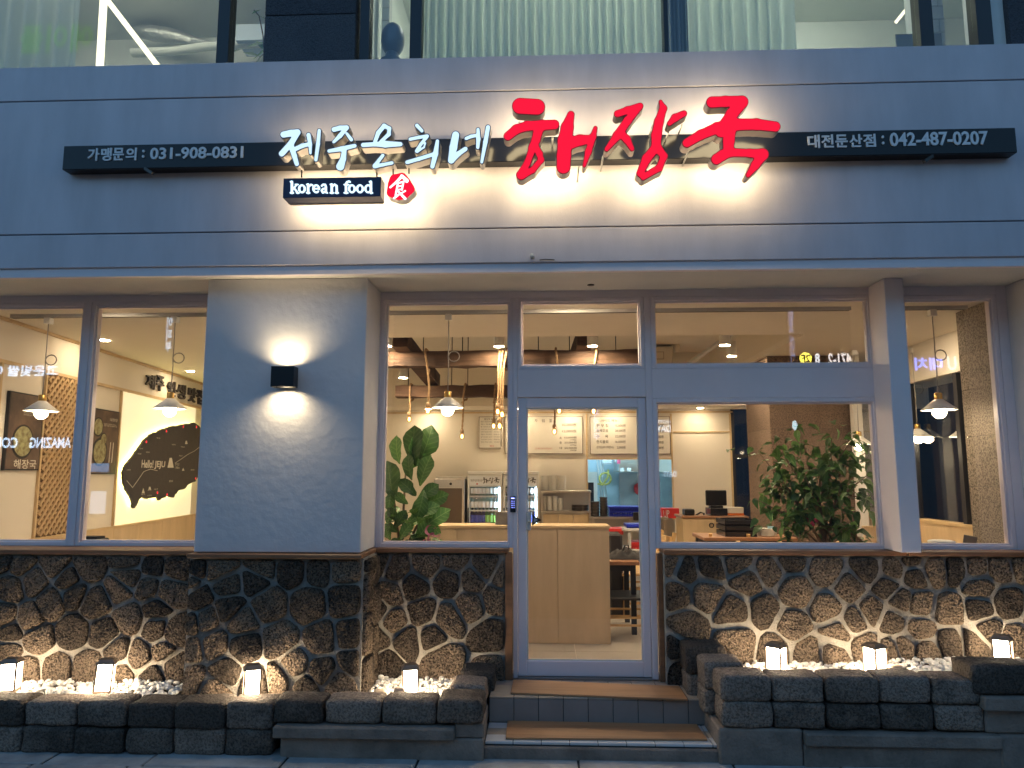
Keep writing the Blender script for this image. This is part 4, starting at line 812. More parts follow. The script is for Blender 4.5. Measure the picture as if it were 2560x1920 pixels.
# backlit panel with island map
MPB = mat('map_panel', (.82, .76, .62), .7, emis=(1, .84, .5), estr=.22); lwbox('light_panel', MPB, LWL, sC+.013, sC+2.2, wz+.001, tz-.016, .0005, .006)
isl = [(960, 960), (958, 925), (968, 890), (985, 865), (1010, 838), (1040, 800), (1062, 768), (1085, 735), (1112, 702), (1140, 655), (1165, 640), (1200, 612), (1235, 600), (1280, 578), (1330, 560), (1380, 548), (1420, 545), (1460, 532), (1510, 528), (1560, 518), (1600, 545), (1622, 578), (1650, 608), (1662, 660), (1668, 720), (1655, 780), (1648, 850), (1615, 900), (1602, 950), (1575, 1005), (1545, 1015), (1515, 1030), (1490, 1062), (1430, 1082), (1408, 1110), (1388, 1142), (1340, 1128), (1300, 1145), (1262, 1166), (1240, 1135), (1190, 1148), (1150, 1152), (1118, 1135), (1092, 1160), (1070, 1210), (1052, 1232), (1040, 1222), (1036, 1180), (1025, 1150), (1000, 1105), (978, 1070), (962, 1015)]
pts = []
for (xa_, ya_), (xb_, yb_) in zip(isl, isl[1:]+isl[:1]):
    for k in range(3): t_ = k/3; pts.append((xa_+(xb_-xa_)*t_+random.uniform(-5, 5)*(k > 0), ya_+(yb_-ya_)*t_+random.uniform(-6, 6)*(k > 0)))
ISL = [lw(*ZM(x, y)) for x, y in pts]
MAP = thing('island_map_sign', lwp(ISL[0][0], ISL[0][1]), 'dark cut out island map reading Hello JEJU with yellow glow behind it', 'map sign')
def lwplate(name, loops, t0, t1, m, parent):
    vs, fs = fill(loops, abs(t1-t0)/2); return MB().add([lwp(v.x, v.y, (t0+t1)/2+v.z) for v in vs], fs).build(name, m, parent)
lwplate('island', [ISL], .06, .085, mat('map_face', (.045, .04, .04), .5, var=.2, vscale=20), MAP)
mc = (sum(p[0] for p in ISL)/len(ISL), sum(p[1] for p in ISL)/len(ISL)); lwplate('backlight', [[(mc[0]+(p[0]-mc[0])*.95, mc[1]+(p[1]-mc[1])*.95) for p in ISL]], .052, .054, emit('map_glow', (1.0, .88, .25), 5), MAP)
def mt(body, x0, y0, x1, y1, m=CREAM, off=0.0):
    a, b = lw(*ZM(x0, y1)), lw(*ZM(x1, y1)); c_, d_ = lw(*ZM(x0, y0)), lw(*ZM(x1, y0)); lwtext('lettering', body, m, MAP, (a[0]+c_[0])/2, (b[0]+d_[0])/2, (a[1]+b[1])/2, (c_[1]+d_[1])/2, .0855, off=off)
mt('Hello!', 1113, 828, 1212, 895, off=.02); mt('JEJU', 1222, 838, 1312, 905, off=.02); mt('한라산\n1,950m', 1395, 853, 1435, 905); mt('산방산', 985, 905, 1020, 918); mt('중문', 1345, 998, 1380, 1012); mt('서귀포', 1160, 1118, 1200, 1130)
for x, y in ((1110, 735), (1165, 765), (1095, 778), (1385, 702), (1462, 722), (1445, 795), (1255, 648), (1235, 1072), (1125, 1115), (1180, 1080), (1545, 912), (1615, 770)): mt('제주', x-17, y-6, x+17, y+6)
for tri in ([(1332, 893), (1384, 893), (1368, 812), (1350, 812)], [(1113, 1105), (1138, 1105), (1126, 1062)], [(1170, 1075), (1192, 1075), (1186, 1052), (1176, 1052)], [(1480, 697), (1502, 697), (1496, 670), (1487, 670)], [(1455, 918), (1475, 918), (1465, 895)]):
    lwplate('mountain_mark', [[lw(*ZM(x, y)) for x, y in tri]], .0856, .0875, CREAM, MAP)
for x, y in ((1152, 678), (1322, 590), (1466, 553), (1578, 555), (1570, 982), (1246, 1100), (1328, 1116)): s_, z_ = lw(*ZM(x, y)); lwdisc('pin_light', s_, z_, .016, .086, emit('pin_red', (1, .05, .05), .5), MAP)
for ln_ in ([(985, 1000), (1035, 1058), (1085, 990), (1130, 925), (1185, 905), (1245, 918)], [(1395, 855), (1450, 820), (1500, 785), (1560, 755), (1625, 705)]): MB().tube([lwp(*lw(*ZM(x, y)), .087) for x, y in ln_], .003, 5).build('road_line', CREAM, MAP)
a_ = [lw(*ZM(x, y)) for x, y in ((1195, 120), (1345, 150), (1345, 275), (1195, 225))]
WTX = thing('wall_lettering', lwp(a_[0][0], a_[3][1]), 'dark Korean lettering high on the left wall above the island map', 'lettering')
for body, x0, y0, x1, y1 in (('제', 1195, 120, 1272, 238), ('주', 1280, 130, 1345, 258), ('인', 1378, 175, 1440, 300), ('생', 1450, 200, 1525, 325), ('맛', 1548, 228, 1612, 350), ('집', 1618, 245, 1690, 370)):
    p0, p1 = lw(*ZM(x0, (y0+y1)/2)), lw(*ZM(x1, (y0+y1)/2)); zt = lw(*ZM((x0+x1)/2, y0))[1]; zb_ = lw(*ZM((x0+x1)/2, y1))[1]; lwtext('character', body, INK, WTX, p0[0], p1[0], zb_, zt, .02, .012, .02)
# ================================================================== COUNTER, FRIDGES, SHELVES
CY = .95; cz = 1.224
cx0, cx1 = -2.4, W(1525, 1450, Y=CY).x
CT = thing('counter_partition', ((cx0+cx1)/2, CY, FL), 'plywood counter partition behind the entrance door', 'counter')
js = [cx0, W(1142, 1400, Y=CY).x-.001, W(1394, 1400, Y=CY).x, cx1]
for a, b in zip(js[:-1], js[1:]): bx('panel', WOODL, CT, a+.0015, b-.0015, CY, CY+.018, FL+.002, cz-.02, .001)
bx('core', WOODT, CT, cx0+.01, cx1-.002, CY+.0185, CY+.28, FL+.002, cz-.0205); bx('top', WOODT, CT, cx0, cx1+.008, CY-.008, CY+.30, cz-.02, cz+.004, .003)
def fridge(x0, x1, lab):
    Y = BW-.55; a, b, c, d = pxr(*ZB(x0, 530), *ZB(x1, 962), Y); c = FL
    t = thing('drinks_fridge', ((a+b)/2, Y, FL), lab, 'fridge', 'drinks fridges behind the counter'); w = .035
    f = MB(); f.box(a+.004, a+w, Y, Y+.5, c, d-.06).box(b-w, b-.004, Y, Y+.5, c, d-.06).box(a+w, b-w, Y+.46, Y+.5, c, d-.06).box(a+w, b-w, Y+.02, Y+.46, c, c+.25); f.build('cabinet', WPLAS, t, .004)
    bx('top', WPLAS, t, a, b, Y-.01, Y+.5, d-.055, d, .01)
    hz = W(*ZB(x0, 643), Y=Y).z; bx('header', LABELW, t, a+w, b-w, Y-.004, Y+.02, hz, d-.075); bx('header_frame', WPLAS, t, a+w, b-w, Y+.021, Y+.455, hz-.02, d-.061)
    hw = b-a-2*w; ptx = a+w
    for st, s0, s1 in ((hae+hae2, .42, .62), (jang+jang2+jang3, .62, .80), (guk, .78, .98)):
        xs, ys, F = stroke_field(st, 12.0, 20, 12); lo = contour(xs, ys, F); X0 = min(p[0] for l in lo for p in l); X1 = max(p[0] for l in lo for p in l); Y0 = min(p[1] for l in lo for p in l); Y1 = max(p[1] for l in lo for p in l)
        hh = d-.075-hz; l2 = [[(ptx+hw*(s0+(s1-s0)*(p[0]-X0)/(X1-X0)), hz+hh*(.2+.66*(1-(p[1]-Y0)/(Y1-Y0)))) for p in l] for l in lo]; plate('lettering', l2, Y-.007, Y-.0045, INK, t)
    text('lettering', '제주은희네', INK, t, (ptx+hw*.03, Y-.005, hz+(d-.075-hz)*.38), (1, 0, 0), hw*.36, (d-.075-hz)*.3, (0, -1, 0)); bx('seal_mark', REDI, t, ptx+hw*.22, ptx+hw*.27, Y-.006, Y-.0045, hz+.012, hz+.032)
    for y_ in (725, 838): z_ = W(*ZB(x0, y_), Y=Y).z; bx('shelf', WPLAS, t, a+w, b-w, Y+.03, Y+.45, z_-.02, z_)
    z_ = W(*ZB(x0, 955), Y=Y).z; bx('shelf', WPLAS, t, a+w, b-w, Y+.03, Y+.45, z_-.02, z_)
    bx('glass', GLASS, t, a+w, b-w, Y+.002, Y+.006, c+.26, hz-.001); bx('light_tube', emit('fridge_led', (.6, .85, 1.0), 11), t, b-w-.022, b-w-.004, Y+.03, Y+.05, c+.3, hz-.03); bx('handle', BLACK, t, a+.01, a+.026, Y-.03, Y-.001, W(*ZB(x0, 940), Y=Y).z, W(*ZB(x0, 820), Y=Y).z)
    return t, a+w, b-w, Y
def bottle_mesh(name, h, r, gm, lm, cm_):
    t = thing(name, (0, 0, 0), '', 'bottle', ''); MB().lathe([(r*.9, 0), (r, .01), (r, h*.55), (r*.45, h*.74), (r*.36, h*.95)], (0, 0, 0), 10).build('glass', gm, t); MB().lathe([(r*1.03, h*.12), (r*1.03, h*.45)], (0, 0, 0), 10, False).build('paper_label', lm, t); MB().lathe([(r*.42, h*.93), (r*.42, h)], (0, 0, 0), 8).build('cap', cm_, t); return t
BLUL = mat('blue_label', (.06, .10, .55), .4); GRL = mat('green_label', (.25, .55, .12), .4)
protos = [bottle_mesh('bottle', .26, .033, BOTTLE_C, LABELW, STEELD), bottle_mesh('bottle', .29, .034, BOTTLE_C, LABELW, STEELD), bottle_mesh('bottle', .33, .034, BOTTLE_B, BLUL, BLACK), bottle_mesh('bottle', .33, .034, BOTTLE_G, GRL, BLACK)]
used = set()
for fi, (x0, x1, lab) in enumerate(((720, 1000, 'drinks fridge left of the door post, bottles on three shelves'), (1002, 1290, 'drinks fridge half hidden behind the door frame'))):
    t, a, b, Y = fridge(x0, x1, lab); n = 8
    for row, yb in enumerate((725, 838, 955)):
        z_ = W(*ZB(x0, yb), Y=Y).z+.001
        for k in range(n):
            pi = row if row < 2 else (2 if k < 4 else 3)
            if fi == 1 and row == 2: pi = 2
            loc = (a+.035+(b-a-.07)*k/(n-1), Y+.09, z_)
            if pi in used: o = dup(protos[pi], loc)
            else: o = protos[pi]; o.location = loc; used.add(pi)
            o.scale = (.88, .88, .93)
            o['group'] = ('bottles on the top shelf', 'bottles on the middle shelf', 'bottles on the bottom shelf')[row]+(' of the left fridge', ' of the right fridge')[fi]
            o['label'] = ('clear short bottle on the top shelf', 'clear white labelled bottle on the middle shelf', ('blue bottle on the bottom shelf' if pi == 2 else 'green bottle on the bottom shelf'))[row]+(' of the left drinks fridge', ' of the fridge behind the door frame')[fi]
Y = BW-.6; stc = thing('cup_steriliser', W(1120, 1310, Y=Y), 'tall steel cabinet with dark glass door left of the drinks fridges', 'cabinet')
a, b, c, d = pxr(*ZB(455, 590), *ZB(700, 960), Y); bx('body', STEEL, stc, a, b, Y+.012, Y+.5, FL, d, .01); bx('control_strip', STEELD, stc, a+.01, b-.03, Y, Y+.011, d-.13, d-.02); bx('door', mat('smoked_glass', (.12, .09, .07), .12), stc, a+.02, b-.04, Y+.002, Y+.0115, FL+.2, d-.14); bx('top_plate', STEEL, stc, a+.03, b+.01, Y+.03, Y+.52, d+.001, d+.03); MB().tube([(a+(b-a)*.55, Y-.012, d-.075), (a+(b-a)*.55, Y, d-.075)], .02, 12).build('knob', BLACK, stc)
tag(pbox('card_terminal', mat('grey_box', (.18, .17, .16), .5, var=.25, vscale=10), None, *ZB(942, 852), *ZB(1060, 957), CY+.1, .12, .004), 'grey speckled box standing on the counter left of the door post', 'box')
# dish shelf
Y = BW-.5; sh = thing('dish_shelf', W(1415, 1310, Y=Y), 'two tier stainless shelf holding stacked dishes beside the fridges', 'shelf')
for y0, y1 in ((684, 702), (845, 862)): pbox('shelf_board', STEEL, sh, *ZB(1300, y0), *ZB(1700, y1), Y, .4, .004)
for x0 in (1306, 1682): a, b, c, d = pxr(*ZB(x0, 703), *ZB(x0+14, 960), Y+.01); bx('post', STEEL, sh, a, b, Y+.01, Y+.04, FL, d)
pbox('back_sheet', STEELD, sh, *ZB(1318, 703), *ZB(1684, 845), Y+.36, .01); a, b, c, d = pxr(*ZB(1318, 872), *ZB(1683, 960), Y+.03)
for k in range(3): bx('cabinet_door', WOODL, sh, a+(b-a)*k/3+.003, a+(b-a)*(k+1)/3-.003, Y+.03, Y+.05, FL, d, .002)
def stack(x0, y0, x1, y1, n, lab, name='dish_stack', m=DISH, Yd=None, taper=.75):
    Yd = Yd if Yd is not None else Y+.15; a, b, c, d = pxr(*ZB(x0, y0), *ZB(x1, y1), Yd); r = (b-a)/2; prof = []; hh = (d-c)/n
    for k in range(n): prof += [(r*taper, c+k*hh), (r, c+k*hh+hh*.6), (r, c+k*hh+hh*.95), (r*taper, c+k*hh+hh*.96)]
    o = MB().lathe([(p, z-c) for p, z in prof], ((a+b)/2, Yd, c), 18).build(name, m); return tag(o, lab, 'dish stack', 'stacked dishes on the steel shelf')
stack(1302, 565, 1367, 682, 16, 'leftmost tall stack of white bowls on top of the steel shelf'); stack(1369, 563, 1436, 682, 17, 'middle tall stack of white bowls on top of the steel shelf'); stack(1438, 564, 1503, 682, 15, 'rightmost tall stack of white bowls on top of the steel shelf')
for k, (x0, x1, y0) in enumerate(((1318, 1347, 728), (1350, 1391, 727), (1394, 1433, 727), (1436, 1476, 742))): stack(x0, y0, x1, 843, 10, ('first', 'second', 'third', 'fourth')[k]+' narrow stack of cups from the left on the lower steel shelf', 'cup_stack', DISH, None, .93)
for k, (y0, y1) in enumerate(((795, 818), (818, 843))): stack(1545, y0, 1683, y1, 2, ('upper', 'lower')[k]+' dark oval tray at the right of the lower steel shelf', 'serving_tray', POT, None, .9)
# kitchen pass counter
Y = 5.35; ks = thing('steel_worktable', W(1600, 1300, Y=Y), 'stainless worktable in front of the kitchen hatch', 'table')
pbox('top', STEEL, ks, *ZB(1700, 893), *ZB(2310, 912), Y, .6, .004); a, b, c, d = pxr(*ZB(1705, 913), *ZB(2300, 1000), Y+.05)
for x_ in (a, (a+b)/2, b-.05): bx('leg', STEEL, ks, x_, x_+.04, Y+.05, Y+.09, FL, d)
bx('lower_shelf', STEELD, ks, a+.041, b-.051, Y+.1, Y+.5, .55, .57); bx('back_panel', STEELD, ks, a, b, Y+.5, Y+.52, FL+.1, d)
stack(1697, 768, 1765, 893, 5, 'shorter stack of dark stone pots on the steel worktable', 'pot_stack', POT, Y+.2, .88); stack(1766, 733, 1830, 893, 7, 'taller stack of dark stone pots on the steel worktable', 'pot_stack', POT, Y+.22, .88)
def basket(x0, y0, x1, y1, Yb, dep, m, lab, zf=ZB, rows=4):
    a, b, c, d = pxr(*zf(x0, y0), *zf(x1, y1), Yb); t = thing('plastic_basket', ((a+b)/2, Yb, c), lab, 'basket', 'plastic baskets by the kitchen'); w = .012
    bx('rim', m, t, a-.01, b+.01, Yb-.01, Yb+dep+.01, d-.03, d); bx('bottom', m, t, a+.013, b-.013, Yb+.013, Yb+dep-.013, c, c+.012)
    f = MB(); n = max(6, int((b-a)/.035))
    for k in range(n+1): x_ = a+(b-a)*k/n; f.box(x_-.006, x_+.006, Yb, Yb+w, c+.001, d-.031)
    for z_ in (c+.03, (c+d)/2): f.box(a, b, Yb+.003, Yb+w+.004, z_-.012, z_+.012)
    f.box(a, a+w, Yb+.02, Yb+dep, c, d-.031).box(b-w, b, Yb+.02, Yb+dep, c, d-.031).box(a+.02, b-.02, Yb+dep-w, Yb+dep, c, d-.031); f.build('grid_side', m, t)
    return t
basket(1846, 810, 2106, 893, Y+.1, .3, BLUEP, 'blue plastic basket of cutlery on the steel worktable')
cu = thing('cutlery_pile', W(*ZB(1970, 870), Y=Y+.25), 'shiny cutlery piled in the blue basket', 'cutlery')
for k in range(14): p = W(*ZB(1870+k*16, 868), Y=Y+.22); MB().bar(p+Vector((-.05, 0, random.uniform(-.02, .02))), p+Vector((.06, .05, random.uniform(-.02, .03))), .012, .006).build('spoon', STEEL, cu)
tag(pbox('small_speaker', BLACK, None, *ZB(2037, 857), *ZB(2105, 920), Y-.15, .12, .004), 'small black box before the blue basket', 'box')
rb = thing('red_carton', W(*Z5(167, 1430), Y=Y+.1), 'red carton with white marks and papers on the steel worktable', 'carton'); pbox('carton', REDP, rb, *Z5(120, 1378), *Z5(214, 1432), Y+.1, .25); ptext('lettering', 'UP', LABELW, rb, *Z5(128, 1388), *Z5(160, 1425), Y+.099); a = [W(*Z5(x, y), Y=Y+.2) for x, y in ((172, 1380), (215, 1360), (233, 1362), (200, 1385))]; MB().add(a+[p+Vector((0, .003, .003)) for p in a], [(0, 1, 2, 3), (7, 6, 5, 4)]).build('paper', PAPER, rb)
Y = 3.6; tr = thing('service_trolley', W(*ZB(2040, 1180), Y=Y), 'grey plastic service trolley with red tub near the table', 'trolley')
for y0, y1 in ((985, 1010), (1150, 1172)): pbox('tray', GPLAS, tr, *ZB(1962, y0), *ZB(2260, y1), Y, .45, .01)
for x0 in (1995, 2225): a, b, c, d = pxr(*ZB(x0, 1011), *ZB(x0+22, 1300), Y+.02); bx('post', GPLAS, tr, a, b, Y+.02, Y+.06, FL, d)
MB().tube([W(*ZB(1945, 985), Y=Y), W(*ZB(1975, 1000), Y=Y)], .02, 8).build('handle', GPLAS, tr)
basket(2020, 1092, 2250, 1148, Y+.06, .3, REDP, 'red plastic tub on the lower tier of the trolley', ZB); basket(1832, 985, 1950, 1032, Y+.1, .3, REDP, 'red plastic tub left of the grey trolley', ZB); basket(1985, 950, 2120, 984, Y+.1, .3, BLUEP, 'blue plastic tub on the upper tier of the trolley')
# cashier cabinet
Y = 4.4; a, b, c, d = pxr(*Z5(236, 1432), *Z5(588, 1600), Y); cb = thing('cashier_cabinet', ((a+b)/2, Y, FL), 'birch cashier cabinet with two ring pull doors', 'cabinet'); m_ = W(*Z5(410, 1500), Y=Y).x
bx('body', WOODT, cb, a+.004, b-.004, Y+.02, Y+.5, FL, d-.001); bx('door', WOODL, cb, a, m_-.002, Y, Y+.0195, FL+.02, d-.004, .002); bx('door', WOODL, cb, m_+.002, b, Y, Y+.0195, FL+.02, d-.004, .002); bx('top', TABLE, cb, a-.02, b+.02, Y-.02, Y+.52, d, d+.03, .004)
for x_ in (390, 433): p = W(*Z5(x_, 1470), Y=Y-.006); MB().tube([p+Vector((.028*math.cos(k*.6), -.002, .028*math.sin(k*.6))) for k in range(12)], .007, 6).build('ring_pull', BLACK, cb)
tp = d+.031
ps = thing('cash_monitor', W(*Z5(418, 1420), Y=Y+.15), 'black cash register monitor on the cashier cabinet', 'monitor'); pbox('screen', BLACK, ps, *Z5(360, 1278), *Z5(474, 1362), Y+.12, .04, .01); pbox('stand', BLACK, ps, *Z5(385, 1363), *Z5(455, 1376), Y+.13, .12, .005); a, b, c, d = pxr(*Z5(385, 1377), *Z5(478, 1425), Y+.08); bx('cash_drawer', BLACKM, ps, a, b, Y+.08, Y+.38, tp, d, .005)
a, b, c, d = pxr(*Z5(246, 1382), *Z5(300, 1425), Y+.1); tag(bx('receipt_printer', BLACK, None, a, b, Y+.1, Y+.3, tp, d, .012), 'small black receipt printer at the left of the cashier cabinet', 'printer')
a, b, c, d = pxr(*Z5(482, 1372), *Z5(566, 1425), Y+.1); wbx = thing('tissue_box', (a, Y+.1, tp), 'white box with orange base at the right of the cashier cabinet', 'box'); bx('box', PAPER, wbx, a, b, Y+.1, Y+.22, tp+.03, d, .002); bx('band', mat('orange', (.7, .2, .05), .5), wbx, a-.002, b+.002, Y+.098, Y+.222, tp, tp+.0299)
tag(MB().tube([W(*Z5(x, y), Y=Y+.2) for x, y in ((300, 1418), (330, 1400), (350, 1405), (345, 1422))], .012, 6).build('cable', BLACK), 'black cable between printer and monitor', 'cable')
# ---- menu boards
Y = BW-.03
def menu(x0, y0, x1, y1, zf, lab): t = thing('menu_board', W(*zf((x0+x1)/2, y1), Y=Y), lab, 'menu board'); pbox('frame', WOODB, t, *zf(x0, y0), *zf(x1, y1), Y, .029); a, b = zf(x0, y0), zf(x1, y1); pbox('face', BOARD, t, a[0]+1.2, a[1]+1.2, b[0]-1.2, b[1]-1.2, Y-.003, .0029); return t
MT = lambda t, body, x0, y0, x1, y1, m=INK, off=.012: ptext('lettering', body, m, t, *ZG(x0, y0), *ZG(x1, y1), Y-.0045, 0, off)
m1 = menu(70, 170, 299, 494, ZG, 'small menu board with tiny rows left of the door post'); MT(m1, '원산지 표시판', 125, 186, 258, 206)
for k in range(9): MT(m1, ('육류 국내산 돼지', '채소 국내산', '쌀 국내산 김치', '고춧가루 국내산')[k % 4], 90, 216+k*26, 205, 229+k*26, off=0); MT(m1, ('국내산', '제주산')[k % 2], 222, 216+k*26, 285, 229+k*26, off=0)
MT(m1, '해장국', 180, 463, 226, 480, REDI)
m2 = menu(338, 168, 1133, 552, ZG, 'wide menu board with prices seen through the door')
for ch, x in (('차', 640), ('림', 715), ('표', 790)): MT(m2, ch, x, 196, x+30, 228)
for body, x0, y0, x1, y1 in (('10,000원', 922, 236, 1068, 272), ('12,000원', 922, 302, 1068, 336), ('소', 896, 374, 920, 398), ('12,000원', 946, 372, 1070, 396), ('(120g)', 1005, 402, 1068, 416), ('중', 896, 426, 920, 450), ('23,000원', 946, 424, 1070, 448), ('(240g)', 1005, 455, 1068, 469), ('대', 896, 480, 922, 504), ('34,000원', 946, 480, 1072, 504), ('(360g)', 1005, 508, 1070, 522), ('해장국', 420, 236, 552, 270), ('내장탕', 420, 302, 552, 336), ('돔베고기', 400, 374, 552, 400)): MT(m2, body, x0, y0, x1, y1)
MT(m2, '1인 1메뉴 주문 부탁드립니다', 645, 488, 820, 506, REDI, 0)
m3 = menu(1210, 168, 2030, 555, ZG, 'side dish menu board above the kitchen hatch'); MT(m3, '-사이드 메뉴-', 1310, 196, 1502, 226)
for k, (nm, pr, y) in enumerate((('편 무 침', '15,000원', 246), ('돔베모음', '38,000원', 298), ('수     육', '32,000원', 356), ('한치물회', '16,000원', 412), ('선지단(추가주문시)', '2,000원', 470))): MT(m3, nm, 1275, y, 1395 if k < 4 else 1450, y+32); MT(m3, pr, 1466 if k < 4 else 1486, y, 1572, y+32)
for k, pr in enumerate(('5,000원', '4,000원', '5,000원', '4,000원', '2,000원')): MT(m3, pr, 1872, 246+k*57, 1962, 278+k*57); MT(m3, ('소주', '맥주', '막걸리', '음료수', '공기밥')[k], 1690, 246+k*57, 1780, 278+k*57)
# ---- tables and chairs
def chair_tree(name, label, m, seat_m=None):
    t = thing(name, (0, 0, 0), label, 'chair', 'wooden dining chairs'); w, d, sh_ = .20, .20, .40
    for sx in (-1, 1): MB().bar((sx*w, -d, 0), (sx*w*.95, -d*.95, sh_), .035).build('leg', m, t); MB().bar((sx*w, d+.04, 0), (sx*w*.95, d*.95, sh_), .035).build('leg', m, t); MB().bar((sx*w*.95, d*.95, sh_+.03), (sx*w*.95, d+.07, .78), .035).build('back_post', m, t)
    bx('seat', seat_m or m, t, -w-.01, w+.01, -d-.02, d+.0, sh_+.001, sh_+.03, .008)
    for z_ in (.70, .58): MB().bar((-w*.9, d+.035+.045*(z_-.58), z_), (w*.9, d+.035+.045*(z_-.58), z_), .018, .07).build('back_slat', m, t)
    for z_ in (.14, .22): MB().bar((-w, -d, z_), (-w, d, z_), .02).build('stretcher', m, t); MB().bar((w, -d, z_), (w, d, z_), .02).build('stretcher', m, t)
    return t
ch = chair_tree('dining_chair', 'light wood chair just right of the counter end, below the jacket table', WOODC)
q = W(1655, 1372, Y=2.6); ch.location = (W(1590, 1400, Y=2.2).x, 2.25, FL); ch.rotation_euler = (0, 0, math.radians(-75))
for px_, Yc, rz, lab in ((1612, 2.7, -80, 'light wood chair behind the jacket table by the door edge'), (1880, 1.9, 178, 'light wood chair in front of the cashier cabinet'), (1820, 2.7, 170, 'light wood chair behind the first one before the cashier'), (2010, 1.7, 165, 'light wood chair hidden behind the leafy tree'), (2120, 1.9, 180, 'light wood chair at the right of the leafy tree')): dup(ch, (W(px_, 1380, Y=Yc).x, Yc, FL), math.radians(rz), lab)
ch2 = chair_tree('dining_chair', 'dark seated chair under the jacket table', WOODC, BLACK); ch2.location = (W(1560, 1500, Y=1.35).x, 1.35, FL); ch2.rotation_euler = (0, 0, math.radians(90)); ch2.scale = (1, 1, .8)
TBZ = W(1600, 1410, Y=1.1).z
def table(x0, x1, y0, y1, zt, lab):
    t = thing('dining_table', ((x0+x1)/2, (y0+y1)/2, FL), lab, 'table', 'dining tables'); bx('top', TABLE, t, x0, x1, y0, y1, zt-.035, zt, .004); bx('apron', BLACK, t, x0+.04, x1-.04, y0+.04, y1-.04, zt-.09, zt-.0351)
    for x_ in (x0+.03, x1-.075):
        for y_ in (y0+.03, y1-.075): bx('leg', BLACK, t, x_, x_+.045, y_, y_+.045, FL, zt-.036)
    return t
table(.30, W(1608, 1420, Y=1.05).x, 1.28, 1.9, TBZ, 'dark legged table with a jacket just behind the counter end')
jk = thing('folded_jacket', W(1560, 1400, Y=1.5), 'dark jacket lying folded on the table behind the counter', 'jacket'); jq = W(1562, 1402, Y=1.5)
mb = MB(); n = 14
for i in range(n+1):
    for j in range(n+1):
        u, v = i/n*2-1, j/n*2-1; h = max(0, 1-u*u)*max(0, 1-v*v); mb.v.append(Vector((jq.x+u*.15, 1.5+v*.12, TBZ+.004+h**.6*.07+.022*math.sin(u*9+v*4)*h+.015*math.sin(v*11-u*5)*h)))
for i in range(n):
    for j in range(n): mb.f.append((i*(n+1)+j, (i+1)*(n+1)+j, (i+1)*(n+1)+j+1, i*(n+1)+j+1)); mb.sm.append(True)
mb.build('cloth', DARKF, jk); MB().tube([(jq.x-.02, 1.47, TBZ+.07), (jq.x, 1.46, TBZ+.12), (jq.x+.03, 1.46, TBZ+.12), (jq.x+.035, 1.47, TBZ+.07)], .008, 6).build('strap', BLACK, jk)
tag(MB().box(W(1522, 1330, Y=2.0).x, W(1556, 1330, Y=2.0).x, 2.0, 2.3, FL, W(1540, 1335, Y=2.0).z).build('waste_bin', DARKF, None, .02), 'dark upright bin behind the counter end', 'bin')
T2Z = .92
table(W(1800, 1380, Y=1.5).x, W(2140, 1380, Y=1.5).x, 1.15, 1.75, T2Z, 'dining table behind the right window under the leafy tree')
Yt = 1.45
for k in range(3):
    zb_ = T2Z+.001+k*.062+.09; a, b, c, d = pxr(*Z5(470, 1475), *Z5(630, 1560), Yt+1.0)
    t_ = thing('serving_tray', ((a+b)/2, Yt+1.2, zb_), ('bottom', 'middle', 'top')[k]+' one of the stacked black trays by the cashier cabinet', 'tray', 'stacked black trays'); bx('deck', BLACK, t_, a, b, Yt+1.0, Yt+1.35, zb_, zb_+.012, .004); bx('rim', BLACKM, t_, a, b, Yt+.985, Yt+.999, zb_, zb_+.05, .004); bx('rim', BLACKM, t_, a, b, Yt+1.351, Yt+1.365, zb_, zb_+.05, .004); bx('rim', BLACKM, t_, a-.013, a-.001, Yt+.985, Yt+1.365, zb_, zb_+.05); bx('rim', BLACKM, t_, b+.001, b+.013, Yt+.985, Yt+1.365, zb_, zb_+.05)
xq = (a+b)/2; table(xq-.4, xq+.55, 2.35, 2.95, T2Z+.09, 'dining table before the cashier cabinet carrying black trays')
for k, (x0, x1, y0, dy) in enumerate(((645, 705, 1500, 1.1), (672, 765, 1537, 1.0))):
    a, b, c, d = pxr(*Z5(x0, y0), *Z5(x1, 1600), Yt+dy); r = (b-a)/2; zb_ = T2Z+.091; hh = max(.08, d-zb_); prof = []
    for i in range(6): prof += [(r*.8, hh*i/6), (r, hh*(i+.5)/6), (r, hh*(i+.9)/6), (r*.8, hh*(i+.95)/6)]
    tag(MB().lathe(prof, ((a+b)/2, Yt+dy+.1, zb_), 16).build('bowl_stack', DISH), ('taller', 'wider')[k]+' stack of pale bowls beside the black trays', 'dish stack')
pq = thing('tablet_stand', W(*Z5(700, 1530), Y=2.2), 'pale blue tablet leaning left of the leafy tree', 'tablet'); a = [W(*Z5(x, y), Y=2.5) for x, y in ((690, 1530), (722, 1532), (733, 1476), (700, 1474))]; MB().hexa(a, [p+Vector((0, .02, 0)) for p in a]).build('screen', mat('tablet_blue', (.35, .62, .75), .3), pq); MB().bar(a[0]+Vector((.03, .02, 0)), Vector((a[0].x+.03, a[0].y+.1, T2Z+.09)), .02).build('foot', BLACK, pq)
# ---- left table device
q = W(220, 1368, Y=.45); dv = thing('table_grill', (q.x, .45, q.z-.03), 'black portable gas stove on the table behind the left window', 'stove'); a, b, c, d = pxr(186, 1345, 246, 1372, .4); bx('body', BLACK, dv, a, b, .4, .55, c-.06, d-.01, .01); bx('top_plate', DARKF, dv, a+.02, b-.03, .42, .53, d-.0099, d+.008); MB().bar((b-.01, .45, d-.025), (b+.06, .45, d-.035), .02).build('hose_end', BLACK, dv)
table(a-.5, b+.5, .3, .95, c-.061, 'wooden table behind the left window, mostly below the sill')
